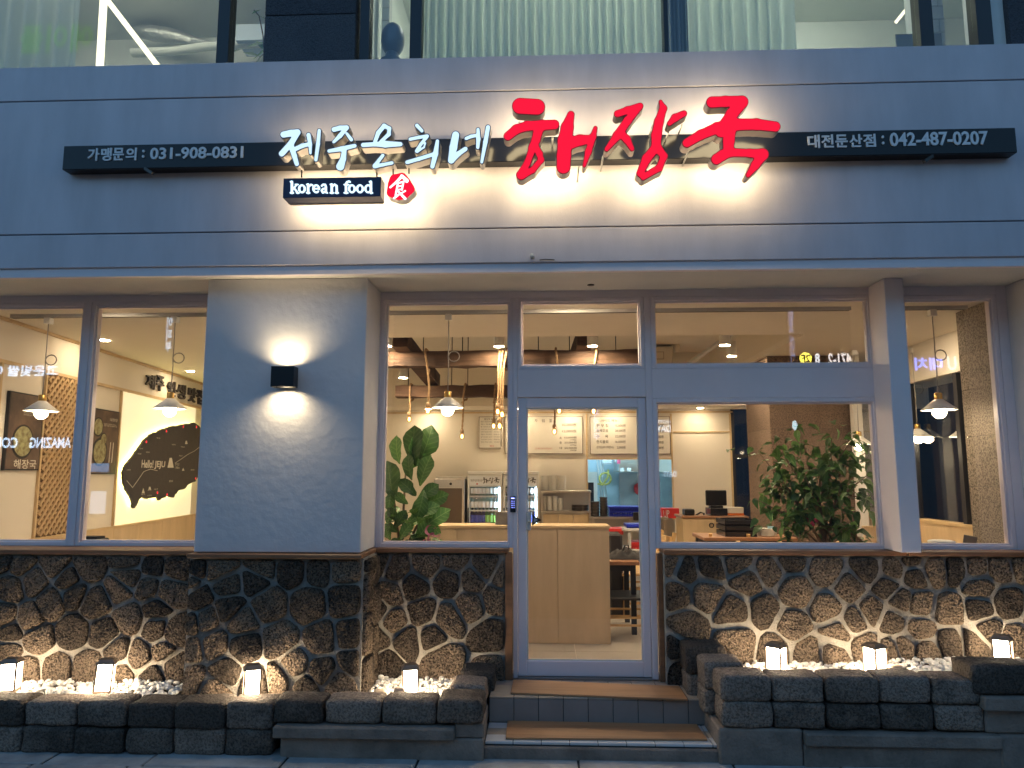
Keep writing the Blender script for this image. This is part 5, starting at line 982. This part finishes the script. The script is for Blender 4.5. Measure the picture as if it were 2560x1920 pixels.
# ================================================================== RIGHT SIDE OF THE ROOM
gy = 2.8; a, b = W(1932, 1150, Y=gy).x, W(2142, 1150, Y=gy).x
GP = thing('granite_pillar', ((a+b)/2, gy+.4, FL), 'wide brown granite clad pillar behind the leafy tree', 'pillar'); bx('core', BLACK, GP, a+.01, b-.01, gy+.01, gy+.88, FL, CE-.001)
GRB = basalt('brown_granite', (.21, .15, .11), (.15, .105, .08), 60, .3, .006, 3, .5)
zs = [FL, .72, 1.2, 1.68, 2.16, 2.62, CE-.002]
for z0, z1 in zip(zs[:-1], zs[1:]):
    m_ = (a+b)/2+random.uniform(-.1, .1); bx('slab', GRB, GP, a, m_-.001, gy, gy+.012, z0+.001, z1-.002); bx('slab', GRB, GP, m_+.001, b, gy, gy+.012, z0+.001, z1-.002); bx('slab', GRB, GP, a-.012, a-.0005, gy+.0, gy+.89, z0+.001, z1-.002)
a = 3.40
GQ = thing('granite_pillar', (3.8, .35, FL), 'speckled granite pillar at the far right inside the corner window', 'pillar'); bx('core', BLACK, GQ, a+.012, 4.6, .105, .64, FL, CE-.001)
zs = [FL, .80, 1.255, 1.57, 1.96, 2.33, 2.62, CE-.002]
for z0, z1 in zip(zs[:-1], zs[1:]): bx('slab', GRANITE, GQ, a, a+.0115, .104, .642, z0+.001, z1-.002); bx('slab', GRANITE, GQ, a, 4.6, .6425, .654, z0+.001, z1-.002)
RX = 3.85
RW = thing('side_window', (RX, 1.7, FL), 'dark side window wall with slim frames along the right of the room', 'window')
bx('knee_wall', WOODL, RW, RX-.02, RX+.1, .66, 6.0, FL, 1.18); bx('knee_cap', WOODT, RW, RX-.03, RX+.11, .66, 6.0, 1.1805, 1.21)
for y_ in (.66, 1.5, 2.35, 3.75, 4.9): bx('post', mat('dark_frame', (.03, .03, .035), .4), RW, RX, RX+.06, y_, y_+.06, 1.211, 2.6)
bx('head', CEILM, RW, RX-.02, RX+.1, .66, 6.0, 2.6, CE-.001); bx('glass', GLASS, RW, RX+.025, RX+.031, .72, 6.0, 1.211, 2.6)
bx('white_post', SOFF, RW, W(2140, 1150, Y=2.6).x, W(2163, 1150, Y=2.6).x, 2.6, 2.68, 1.0, CE-.001)
RB2 = thing('rear_window', (bwx+.4, BW, FL), 'dark rear window between menu wall and granite pillar', 'window'); bx('frame', MATS['dark_frame'], RB2, bwx+.001, bwx+.05, BW, BW+.08, FL, 2.66); bx('low_wall', MATS['dark_frame'], RB2, bwx+.051, 5.0, BW, BW+.1, FL, 1.0); bx('rail', MATS['dark_frame'], RB2, bwx+.051, 5.0, BW+.01, BW+.06, 1.9, 1.95); bx('glass', GLASS, RB2, bwx+.051, 5.0, BW+.03, BW+.036, 1.001, 2.66); bx('head', CEILM, RB2, bwx, 6, BW, BW+.1, 2.661, CE)
ln = thing('booth_partition', (3.2, 2.0, FL), 'low birch booth partition behind the leafy tree at right', 'partition'); p, q = W(*Z5(1225, 1485), Y=2.3), W(*Z5(1320, 1500), Y=2.3); bx('panel', WOODL, ln, p.x, RX-.031, 2.3, 2.33, FL, p.z); bx('cap', WOODT, ln, p.x-.01, RX-.031, 2.29, 2.34, p.z+.0005, p.z+.02)
tag(bx('window_ledge', WOODL, None, -1.1, -.3, .101, .30, SILL-.06, SILL-.01), 'pale wooden inner ledge behind the window left of the door', 'ledge'); tag(bx('window_ledge', WOODL, None, .9, 3.38, .101, .24, SILL-.03, SILL+.004), 'pale wooden inner ledge behind the right windows', 'ledge')
tag(MB().lathe([(.05, 0), (.085, .005), (.09, .04), (.07, .045), (.0, .03)], (W(2355, 1375, Y=.17).x, .17, SILL+.006), 18).build('plastic_plate', WPLAS), 'stack of clear plastic lids on the right window ledge', 'lid')
crd = thing('cardboard_box', W(2440, 1375, Y=.5), 'grey cardboard sheet leaning on the granite pillar at right', 'cardboard'); a_ = [W(*Z5(x, y), Y=.5) for x, y in ((1755, 1610), (1830, 1612), (1840, 1535), (1768, 1522))]; MB().hexa(a_, [p+Vector((.02, .03, 0)) for p in a_]).build('sheet', mat('cardgrey', (.22, .2, .17), .8), crd)
# night street beyond the side window
nb = thing('neighbour_building', (9.5, 6, 0), 'dark neighbouring building seen through the right side window', 'building'); NBM = mat('night_wall', (.05, .06, .08), .8); bx('wall', NBM, nb, 9, 10, -2, 16, 0, 12)
for k, (y_, z_, w_, h_, c_) in enumerate(((1.2, .6, 1.6, 1.9, (.25, .5, .8)), (4.2, .5, 2.2, 2.0, (.35, .6, .8)), (7.2, .5, 1.8, 1.8, (.8, .65, .4)), (2.5, 3.6, 1.2, 1.2, (.15, .25, .5)), (6.0, 3.8, 1.3, 1.2, (.2, .3, .5)))):
    bx('lit_window', emit('night_win%d' % k, c_, .35), nb, 8.97, 8.999, y_, y_+w_, z_, z_+h_)
    for j in range(1, 3): bx('glazing_bar', NBM, nb, 8.95, 8.969, y_+w_*j/3-.03, y_+w_*j/3+.03, z_, z_+h_)
nr = thing('neighbour_building', (3, 15, 0), 'dark building added behind the rear window to block the sky', 'building'); bx('wall', NBM, nr, -6, 8.9, 15, 16, 0, 10)  # added dark wall, keeps bright sky out of the rear window
# ================================================================== CEILING THINGS
tkc = thing('ceiling_track', (0, .42, CE), 'long slim pendant track along the ceiling behind the windows', 'track')
for x0, x1 in ((-4.4, -2.2), (-1.4, 2.45), (2.55, 3.35)): bx('rail', GPLAS, tkc, x0, x1, .40, .44, CE-.028, CE-.0005); bx('slot', BLACK, tkc, x0+.01, x1-.01, .408, .432, CE-.0300, CE-.0281)
BULB = emit('pendant_bulb', (1.0, .80, .52), 18.0)
def pendant(px_, py_, Yp, lab, first=None):
    q = W(px_, py_, Y=Yp); L = CE-.03-q.z
    t = thing('pendant_lamp', (q.x, Yp, q.z), lab, 'pendant lamp', 'cone shaded pendant lamps'); z = Vector((q.x, Yp, q.z))
    MB().lathe([(.125, .045), (.128, .048), (.035, .125), (.028, .13), (.026, .126), (.118, .049)], z, 28, False).build('shade', LAMPC, t)
    MB().lathe([(.026, .126), (.028, .13), (.028, .175), (.02, .18)], z, 14).build('socket', BRASS, t)
    MB().ball(z+Vector((0, 0, .03)), .05, 14, 9).build('bulb', BULB, t)
    zt = L; lp = .45*L+.1; cr = [Vector((0, 0, .18)), Vector((.003, 0, lp-.05))]
    cr += [Vector((.045-.045*math.cos(k*math.pi/6), .008*math.sin(k*math.pi/12), lp+.042*math.sin(k*math.pi/6))) for k in range(13)] + [Vector((.002, 0, lp+.09)), Vector((0, 0, zt))]
    MB().tube([z+c for c in cr], .0045, 6).build('cord', mat('lamp_cord', (.35, .34, .33), .6), t); MB().box(q.x-.025, q.x+.025, Yp-.025, Yp+.025, q.z+zt-.05, q.z+zt-.001).build('track_plug', WPLAS, t)
for a in ((102, 1042, .42, 'leftmost cone pendant lamp, in front of the lattice'), (424, 1036, .42, 'cone pendant lamp in front of the island map'), (1119, 1034, .42, 'cone pendant lamp left of the entrance door'), (2349, 1040, .42, 'large cone pendant lamp in the far right window'), (2296, 1104, 2.2, 'small cone pendant lamp just right of the corner column'), (2149, 1122, 2.3, 'small cone pendant lamp above the right of the leafy tree'), (2410, 1104, 2.0, 'cone pendant lamp half hidden by the speckled granite pillar')): pendant(*a)
DL = emit('downlight_disc', (1.0, .77, .49), 290.0)
def cyl(px_, py_, Yc, lab, ztop=RC):
    q = W(px_, py_, Y=Yc); t = thing('cylinder_downlight', (q.x, Yc, q.z), lab, 'downlight', 'white cylinder downlights'); MB().lathe([(.052, 0), (.055, .003), (.055, .17), (.0, .171)], (q.x, Yc, q.z), 22, False).build('housing', WPLAS, t)
    MB().lathe([(.048, .004), (.048, .006)], (q.x, Yc, q.z), 20).build('lens', DL, t); MB().tube([(q.x, Yc, q.z+.171), (q.x, Yc, ztop)], .008, 6).build('stem', WPLAS, t)
for a in ((1248, 867, 2.1, 'cylinder downlight above the front beam, left of the door post'), (1481, 866, 2.1, 'cylinder downlight over the beam seen in the transom'), (1008, 945, 3.2, 'cylinder downlight at the left between the beams'), (1812, 864, 2.0, 'upper one of two cylinder downlights in the right transom'), (1829, 891, 2.9, 'lower one of two cylinder downlights in the right transom'), (966, 866, 2.1, 'cylinder downlight cut by the left window edge')): cyl(*a)
def spot(x, y, z, lab, m=DL, r=.045): t = thing('recessed_downlight', (x, y, z), lab, 'downlight', 'recessed ceiling downlights'); MB().lathe([(r+.012, -.003), (r+.012, -.0005)], (x, y, z), 20).build('trim_ring', WPLAS, t); MB().lathe([(r, -.006), (r, -.0035)], (x, y, z), 18).build('lens', m, t)
DL2 = emit('downlight_wall', (1.0, .78, .5), 95.0)
for k, x_ in enumerate((-1.75, W(1538, 1026, Y=5.7).x, W(1752, 1028, Y=5.7).x, -.35, .45)): spot(x_, 5.72, SO2, ('leftmost downlight in the rear soffit', 'downlight in the rear soffit above the side dish board', 'downlight in the rear soffit above the cashier', 'downlight in the rear soffit left of the wide menu', 'downlight in the rear soffit right of the wide menu')[k], DL2)
for px_, py_, lab in ((*Z3(570, 458), 'recessed downlight near the left wall lettering'), (*Z3(1040, 628), 'recessed downlight beside the blue grey pillar edge'), ): q = W(px_, py_, Z=CE); spot(q.x, q.y, CE, lab, DL2)
for x_, y_, lab in ((-3.5, .16, 'added fill downlight hidden behind the left window head'), (-3.4, 3.4, 'added fill downlight deep in the left room'), (3.2, 1.3, 'recessed downlight near the corner column'), (3.1, 4.6, 'recessed downlight deep in the right room'), (.25, .15, 'added fill downlight hidden behind the door head'), (-1.6, 1.15, 'added fill downlight over the left counter end')): spot(x_, y_, CE, lab, DL2 if x_ < -3 else DL)  # door head, left window, left room and counter end downlights are added fill
# beams
BM = thing('beam_frame', (-.3, 2.8, 2.6), 'rough dark wooden beams hung under the ceiling recess', 'beam')
def beam(x0, y0, x1, y1, Yb, dep):
    a, b, c, d = pxr(x0, y0, x1, y1, Yb); n = 24; vs = []; fs = []
    for i in range(n+1):
        u = i/n; x = a+(b-a)*u; j = lambda: random.uniform(-.008, .008); vs += [(x, Yb+j(), c+j()), (x, Yb+dep+j(), c+j()), (x, Yb+dep+j(), d+j()), (x, Yb+j(), d+j())]
    for i in range(n):
        for k in range(4): fs.append((i*4+k, i*4+4+k, i*4+4+(k+1) % 4, i*4+(k+1) % 4))
    fs += [(0, 1, 2, 3), tuple(n*4+k for k in (3, 2, 1, 0))]; MB().add(vs, fs).build('beam', WOODB, BM); return a, b, c, d
fa = beam(800, 876, 1597, 914, 2.3, .17); ra = beam(988, 962, 1560, 991, 3.6, .17)
for (x0, y0), (x1, y1) in (((1000, 858), (1085, 946)), ((1462, 855), (1420, 940))):
    p = W(x0, y0, Y=2.12); q = W(x1, y1, Y=3.85); q.z = ra[3]+.085; p.z = fa[3]+.09; MB().bar(p, q, .16, .16).build('cross_beam', WOODB, BM)
for px_, Yb in ((1026, 2.38), (1058, 2.38), (1156, 2.38), (1346, 2.38), (1424, 2.38), (1540, 2.38), (1130, 3.68), (1170, 3.68), (1022, 3.68), (1440, 3.68)):
    q = W(px_, 900, Y=Yb); MB().tube([(q.x, Yb, 2.75 if Yb > 3 else 2.95), (q.x, Yb, RC)], .006, 6).build('hanger_rod', BLACK, BM)
EDI = emit('filament_bulb', (1.0, .55, .16), 9.0)
BG = glass('bulb_glass', (1.0, .9, .7), 1.5)
def rope_lamp(px_, py_, back, lab, wrap=0.0):
    Yb = 3.6 if back else 2.3; yl = Yb-.045; q = W(px_, py_, Y=yl); top = (ra if back else fa)[3]; bot = (ra if back else fa)[2]
    t = thing('rope_bulb_lamp', (q.x, yl, q.z), lab, 'rope lamp', 'bare bulbs hanging on ropes from the beams')
    pts = [(q.x, yl, q.z+.075), (q.x+.01, yl, (q.z+bot)/2), (q.x+wrap*.4, yl, bot), (q.x+wrap, yl, top-.02), (q.x+wrap, yl+.05, top+.02), (q.x+wrap, Yb+.20, top+.02), (q.x+wrap, Yb+.215, bot-.02), (q.x+wrap*.4, Yb+.1, bot-.03), (q.x, yl, bot-.08)]
    fine = []
    for i in range(len(pts)-1):
        for k in range(6): fine.append(Vector(pts[i]).lerp(Vector(pts[i+1]), k/6))
    fine.append(Vector(pts[-1])); sm = [fine[0]]+[(fine[i-1]+fine[i]*2+fine[i+1])/4 for i in range(1, len(fine)-1)]+[fine[-1]]
    MB().tube(sm, [.0115+.0018*(-1)**i for i in range(len(sm))], 8).build('rope', ROPE, t)
    MB().lathe([(.018, .035), (.024, .04), (.024, .075), (.014, .09)], (q.x, yl, q.z), 12).build('socket', mat('rope_socket', (.35, .24, .14), .7), t)
    MB().ball((q.x, yl, q.z), .034, 12, 8, (1, 1, 1.2)).build('bulb', BG, t); MB().ball((q.x, yl, q.z), .014, 8, 6, (1, 1, 1.7)).build('filament', EDI, t)
for a in ((1023, 1048, 1, 'leftmost hanging rope bulb above the fig plant', .0), (1070, 1027, 0, 'rope bulb second from left, on a looped rope', -.04), (1155, 1091, 1, 'lowest rope bulb right of the cone pendant', .03), (1234, 1065, 1, 'low left bulb in the rope cluster beside the door post', .02), (1249, 1065, 0, 'low right bulb in the rope cluster beside the door post', .03), (1244, 1029, 0, 'high left bulb in the rope cluster beside the door post', .02), (1255, 1036, 0, 'high right bulb in the rope cluster beside the door post', .05), (1386, 1079, 1, 'rope bulb hanging low in the door glass', .0), (1398, 1027, 0, 'rope bulb at the top of the door glass, left', -.03), (1484, 1028, 0, 'rope bulb at the top of the door glass, right', .04)): rope_lamp(*a)
ac = thing('air_conditioner', W(1636, 920, Y=4.6), 'cream ceiling air conditioner box in the recess', 'air conditioner'); pbox('case', RECES, ac, 1596, 866, 1682, 921, 4.6, .5, .01); pbox('vent', mat('vent_line', (.3, .25, .18), .8), ac, 1628, 879, 1660, 898, 4.59, .008); pbox('vent_face', RECES, ac, 1629.5, 880.5, 1658.5, 896.5, 4.585, .0049)
MB().tube([W(1690, 880, Y=4.7), W(1692, 855, Y=4.7), W(1675, 850, Y=4.7), W(1668, 835, Y=4.7)], .05, 10).build('pipe', RECES, ac)
tag(MB().bar(W(1835, 830, Y=1.9), W(1700, 925, Y=3.6), .05, .03).build('light_track', GPLAS), 'slanted light track running back through the ceiling recess', 'track')
# ================================================================== PLANTS
def leaf_mesh(name, L, Wd, m, fid=True, fold=.18, bend=.35):
    vs = []; fs = []; n = 8
    for i in range(n+1):
        u = i/n; w = Wd*((.25+.75*u**.8)*math.sin(math.pi*min(1, u*.93+.07))**.55*(1-.22*math.exp(-((u-.32)/.13)**2)) if fid else math.sin(math.pi*u**.75)**.9)
        if i == n: w = 0.004
        if i == 0: w = .006
        z = -bend*L*u*u; x = L*u; wv = .012*math.sin(u*14)*(1 if fid else .3)
        vs += [(x, -w, z+fold*w+wv), (x, -w*.5, z+fold*w*.4), (x, 0, z), (x, w*.5, z+fold*w*.4), (x, w, z+fold*w-wv)]
    for i in range(n):
        for k in range(4): fs.append((i*5+k, i*5+5+k, i*5+6+k, i*5+1+k))
    me = bpy.data.meshes.new(name); me.from_pydata(vs, [], fs); me.polygons.foreach_set('use_smooth', [True]*len(fs)); me.materials.append(m); me.update(); return me
random.seed(21)
fgx = W(1010, 1300, Y=.5).x; FG = thing('fiddle_leaf_fig', (fgx, .5, FL), 'potted fiddle leaf fig with big glossy leaves left of the door', 'plant')
MB().lathe([(.13, 0), (.17, .02), (.19, .55), (.2, .6), (.17, .61), (.0, .58)], (fgx, .5, FL), 20).build('pot', mat('pot_white', (.6, .58, .55), .5), FG)
l1 = [leaf_mesh('leaf', .27, .105, LEAF), leaf_mesh('leaf', .22, .09, LEAF, True, .3, .5), leaf_mesh('leaf', .18, .075, LEAF, True, .1, .2)]
def place_leaf(me, parent, p, az, el, roll, sc):
    o = bpy.data.objects.new('leaf', me); COL.objects.link(o); o.parent = parent; o.location = Vector(p)-ORG[parent.name]; o.rotation_mode = 'XYZ'
    o.rotation_euler = (Matrix.Rotation(az, 3, 'Z') @ Matrix.Rotation(-el, 3, 'Y') @ Matrix.Rotation(roll, 3, 'X')).to_euler(); o.scale = (sc, sc, sc); return o
stems = [((1005, 1370), (1010, 1255), (1016, 1150)), ((1000, 1370), (985, 1250), (985, 1175)), ((1015, 1370), (1055, 1290), (1070, 1240))]
SP_ = []
for st in stems:
    P = [W(x, y, Y=.5+random.uniform(-.06, .06)) for x, y in st]; base = Vector((fgx, .5, FL+.58)); MB().tube([base]+P, [.014, .012, .01, .006], 7).build('stem', STEM, FG); SP_.append([base]+P)
# hand placed hero leaves: base px, tip px, depth offset
for (bxp, byp), (txp, typ), dy, rl in (((1040, 1165), (1022, 1076), -.02, .2), ((1000, 1160), (972, 1095), .02, -.4), ((1045, 1165), (1083, 1085), .05, .6), ((1030, 1170), (1060, 1090), .02, .9), ((985, 1250), (962, 1150), -.05, -.3), ((1000, 1215), (965, 1180), -.03, .3), ((1030, 1200), (1005, 1140), -.04, -.2), ((1050, 1215), (1062, 1150), -.06, .3), ((990, 1265), (960, 1300), -.03, .2), ((1040, 1240), (1000, 1195), -.05, .4), ((1045, 1250), (1085, 1215), -.03, .5), ((1060, 1260), (1105, 1240), .03, .9), ((1035, 1285), (1085, 1262), -.06, .2), ((1020, 1260), (985, 1235), -.07, -.5), ((1060, 1320), (1112, 1270), -.05, .4), ((1060, 1310), (1095, 1325), .0, .6), ((1000, 1300), (965, 1275), -.08, -.3), ((995, 1330), (957, 1310), -.05, .1), ((1020, 1310), (1050, 1280), -.1, .2), ((1010, 1345), (975, 1360), -.08, .5), ((1025, 1340), (1065, 1350), -.1, .2), ((1000, 1350), (1020, 1300), -.12, -.2), ((985, 1320), (1010, 1285), -.1, .3), ((1040, 1355), (1075, 1300), -.06, .1), ((975, 1350), (962, 1325), -.02, -.2), ((1060, 1225), (1050, 1285), -.07, .3), ((980, 1225), (968, 1275), -.06, .2)):
    p = W(bxp, byp, Y=.5+dy); q = W(txp, typ, Y=.5+dy-random.uniform(.02, .09)); v = q-p; L = v.length; me = random.choice(l1[:2]); d = v.normalized()
    o = bpy.data.objects.new('leaf', me); COL.objects.link(o); o.parent = FG; o.location = p-ORG[FG.name]
    nrm = Vector((random.uniform(-.5, .5)+rl*.4, -1, .35)); nrm = (nrm-d*nrm.dot(d)).normalized(); yv = nrm.cross(d); M3 = Matrix((d, yv, nrm)).transposed(); o.rotation_euler = M3.to_euler(); s_ = L/.25*1.02; o.scale = (s_, s_*1.05, s_)
for k in range(26):
    p = W(random.uniform(968, 1075), random.uniform(1290, 1362), Y=.5+random.uniform(-.14, .08)); place_leaf(random.choice(l1), FG, p, random.uniform(0, 6.28), random.uniform(.1, 1.1), random.uniform(-.7, .7), random.uniform(.38, .62))
rbn = thing('ribbon_bow', W(1080, 1360, Y=.26), 'pink ribbon bow and wrapping at the foot of the fig plant', 'ribbon')
for (x0, y0), r in (((1085, 1345), .05), ((1078, 1325), .045), ((1092, 1330), .04), ((1070, 1360), .05), ((955, 1350), .05), ((1088, 1362), .04)):
    q = W(x0, y0, Y=.26); vs = []; fs = []; n = 18; a0 = random.uniform(0, 6)
    for k in range(n+1): t_ = k/n*2*math.pi*.85+a0; vs += [(q.x+r*math.cos(t_), q.y-.025+.02*math.sin(3*t_), q.z+r*.9*math.sin(t_)), (q.x+r*math.cos(t_)*.8, q.y+.03, q.z+r*.75*math.sin(t_))]
    for k in range(n): fs.append((2*k, 2*k+2, 2*k+3, 2*k+1))
    MB().add(vs, fs, True).build('loop', PINK, rbn)
# leafy tree at right
tx = W(2035, 1250, Y=.62).x; TR = thing('potted_tree', (tx, .62, FL), 'leafy green potted tree behind the right window', 'tree')
MB().lathe([(.15, 0), (.2, .02), (.22, .48), (.23, .52), (.2, .53), (.0, .5)], (tx, .62, FL), 20).build('pot', MATS['pot_white'], TR)
def tp_(x, y, Yd=.62): return W(*Z5(x, y), Y=Yd)
trunk = [Vector((tx, .62, FL+.5)), tp_(1010, 1600), tp_(990, 1480), tp_(975, 1340)]; MB().tube(trunk, [.035, .032, .026, .016], 8).build('trunk', STEM, TR)
lims = []
for x, y, dy in ((640, 1060, -.05), (760, 1050, .1), (880, 960, 0), (1050, 960, .05), (1180, 970, -.05), (1260, 1180, .05), (1250, 1330, -.1), (640, 1330, -.12), (700, 1230, .1), (1100, 1250, -.2), (900, 1200, -.2), (1220, 1560, -.1), (780, 1500, -.1), (1150, 1450, -.2), (850, 1380, -.22), (1000, 1120, -.2), (1250, 1060, .1)):
    e = tp_(x, y, .62+dy); s_ = random.choice(trunk[1:]); mid = s_.lerp(e, .55)+Vector((0, 0, .05)); MB().tube([s_, mid, e], [.010, .007, .003], 6).build('limb', STEM, TR); lims.append((s_, mid, e))
l2 = [leaf_mesh('leaf', .085, .026, LEAF2, False, .3, .5), leaf_mesh('leaf', .07, .024, LEAF2, False, .15, .3), leaf_mesh('leaf', .095, .030, LEAF2, False, .2, .7)]
for k in range(300):
    s_, m_, e = random.choice(lims); t_ = random.uniform(.3, 1.0)**.7; p = (s_.lerp(m_, t_*2) if t_ < .5 else m_.lerp(e, t_*2-1))+Vector((random.gauss(0, .055), random.gauss(0, .06), random.gauss(0, .045)))
    if p.y < .30: p.y = .30+random.uniform(0, .05)
    place_leaf(random.choice(l2), TR, p, random.uniform(0, 6.28), random.uniform(-.9, .5), random.uniform(-.6, .6), random.uniform(.8, 1.25))
more = MB()
for k in range(330):
    s_, m_, e = random.choice(lims); t_ = random.uniform(.25, 1.0); p = (s_.lerp(m_, t_*2) if t_ < .5 else m_.lerp(e, t_*2-1))+Vector((random.gauss(0, .065), random.gauss(0, .07), random.gauss(0, .055)))
    if p.y < .32: p.y = .32+random.uniform(0, .05)
    me = random.choice(l2); M3 = Matrix.Rotation(random.uniform(0, 6.28), 3, 'Z') @ Matrix.Rotation(random.uniform(-.5, .9), 3, 'Y') @ Matrix.Rotation(random.uniform(-.6, .6), 3, 'X'); s_ = random.uniform(.7, 1.15)
    more.add([p+(M3 @ v.co)*s_ for v in me.vertices], [tuple(f.vertices) for f in me.polygons], True)
o = more.build('foliage', LEAF2, TR); o['kind'] = 'stuff'
fl_ = thing('red_blossom', tp_(930, 1450, .45), 'small red flowers tucked low in the leafy tree', 'flower')
for k in range(9): p = tp_(900+random.uniform(-20, 90), 1440+random.uniform(-15, 25), .42); MB().ball(p, .018, 7, 5).build('petal', mat('blossom', (.45, .05, .09), .6), fl_)
# ================================================================== LIT SIGNS ACROSS THE STREET (seen mirrored in the panes)
OY = 17.0
OB = thing('building_across_street', (0, -OY-1.5, 0), 'dark building across the street, seen only as reflections in the panes', 'building'); bx('wall', NBM, OB, -30, 30, -OY-2, -OY-.6, 0, 9); 
def osign(body, x0, y0, x1, y1, col, s, lab, off=.03):
    a, b, c, d = pxr(x0, y0, x1, y1, OY); t = thing('street_sign', ((a+b)/2, -OY, c), lab, 'lit sign', 'lit signs across the street'); text('lettering', body, emit('sign_%d' % len(MATS), col, s*.4), t, (b, -OY, c), (-1, 0, 0), b-a, d-c, (0, 1, 0), 0, off); (bx('backing', NBM, t, a-.05, b+.05, -OY-.1, -OY-.02, c-.05, d+.05) if y0 > 500 else None); return t
BLW = (.55, .75, 1.0)
osign('고운빛쌀 에스', -60, 912, 142, 940, BLW, 9, 'blue white Korean shop sign reflected in the left window'); osign('AMAZING', 70, 1093, 174, 1120, BLW, 9, 'blue white AMAZING sign reflected in the left window'); osign('CORE', -30, 1093, 40, 1120, BLW, 9, 'second word of the blue white sign reflected at the left edge')
osign('DAYS', 1635, 1062, 1678, 1080, (.8, .9, 1), 7, 'white DAYS hotel sign reflected right of the door'); osign('HOTEL', 1636, 1050, 1678, 1058, (.8, .9, 1), 6, 'small white HOTEL lettering above the DAYS sign'); osign('DAYS', 1660, 1178, 1692, 1192, (.7, .85, 1), 7, 'lower small DAYS hotel sign reflected over the kitchen')
osign('471-2', 2072, 882, 2132, 910, (1, .9, .85), 8, 'white and red telephone number sign reflected in the right transom'); osign('8', 2040, 882, 2052, 908, (1, 1, 1), 8, 'single white numeral reflected in the right transom'); yc = osign('2F', 2006, 885, 2028, 905, (.1, .1, .02), .5, 'round yellow second floor sign reflected in the right transom')
q = W(2017, 895, Y=OY); MB().lathe([(.16, 0), (.16, .01)], (0, 0, 0), 20).add([], []).v
vs = [(q.x+.19*math.cos(k*.2618), -OY-.015, q.z+.19*math.sin(k*.2618)) for k in range(24)]; MB().add(vs, [tuple(range(24))]).build('disc', emit('yellow_disc', (1, .85, .1), 7), yc)
osign('대치', 2290, 893, 2360, 925, (.1, .2, 1.0), 14, 'blue Korean sign reflected in the corner window'); osign('U', 2372, 890, 2395, 925, (.7, .85, 1), 7, 'blue white square logo reflected in the corner window')
def ostrip(x0, y0, x1, y1, col, s, lab): a, b, c, d = pxr(x0, y0, x1, y1, OY); o = bx('street_banner', emit('strip_%d' % len(MATS), col, s*.3), None, a, b, -OY-.06, -OY-.02, c, d); return tag(o, lab, 'lit banner', 'lit signs across the street')
osign('초\n이\n피\n부', 412, 762, 428, 880, BLW, 6, 'upright blue white sign reflected beside the island map'); osign('사\n과\n나\n무', 1483, 1022, 1500, 1100, (.6, .65, 1), 6, 'upright pale sign reflected in the door glass')
em = thing('street_sign', W(1989, 1063, Y=OY), 'small oval lit emblem reflected on the brown granite pillar', 'lit sign', 'lit signs across the street'); q = W(1989, 1063, Y=OY); MB().add([(q.x+.075*math.cos(k*.2618), -OY, q.z+.15*math.sin(k*.2618)) for k in range(24)], [tuple(range(24))]).build('disc', emit('emblem', (.6, .9, 1), 3), em)
osign('에이플', 60, 70, 240, 140, (.1, .9, .25), .8, 'green Korean sign reflected in the upper left window')
osign('빛\n의\n원', 1977, 762, 1990, 980, (.5, .55, 1), 2.5, 'dim violet upright sign reflected in the right transom')
ostrip(222, 1158, 266, 1180, (.25, .5, .9), 4, 'blue lit panel of a street poster reflected in the left window'); ostrip(220, 1228, 258, 1285, (.5, .7, 1.0), 4, 'pale lit lower panel of a street poster reflected in the left window')
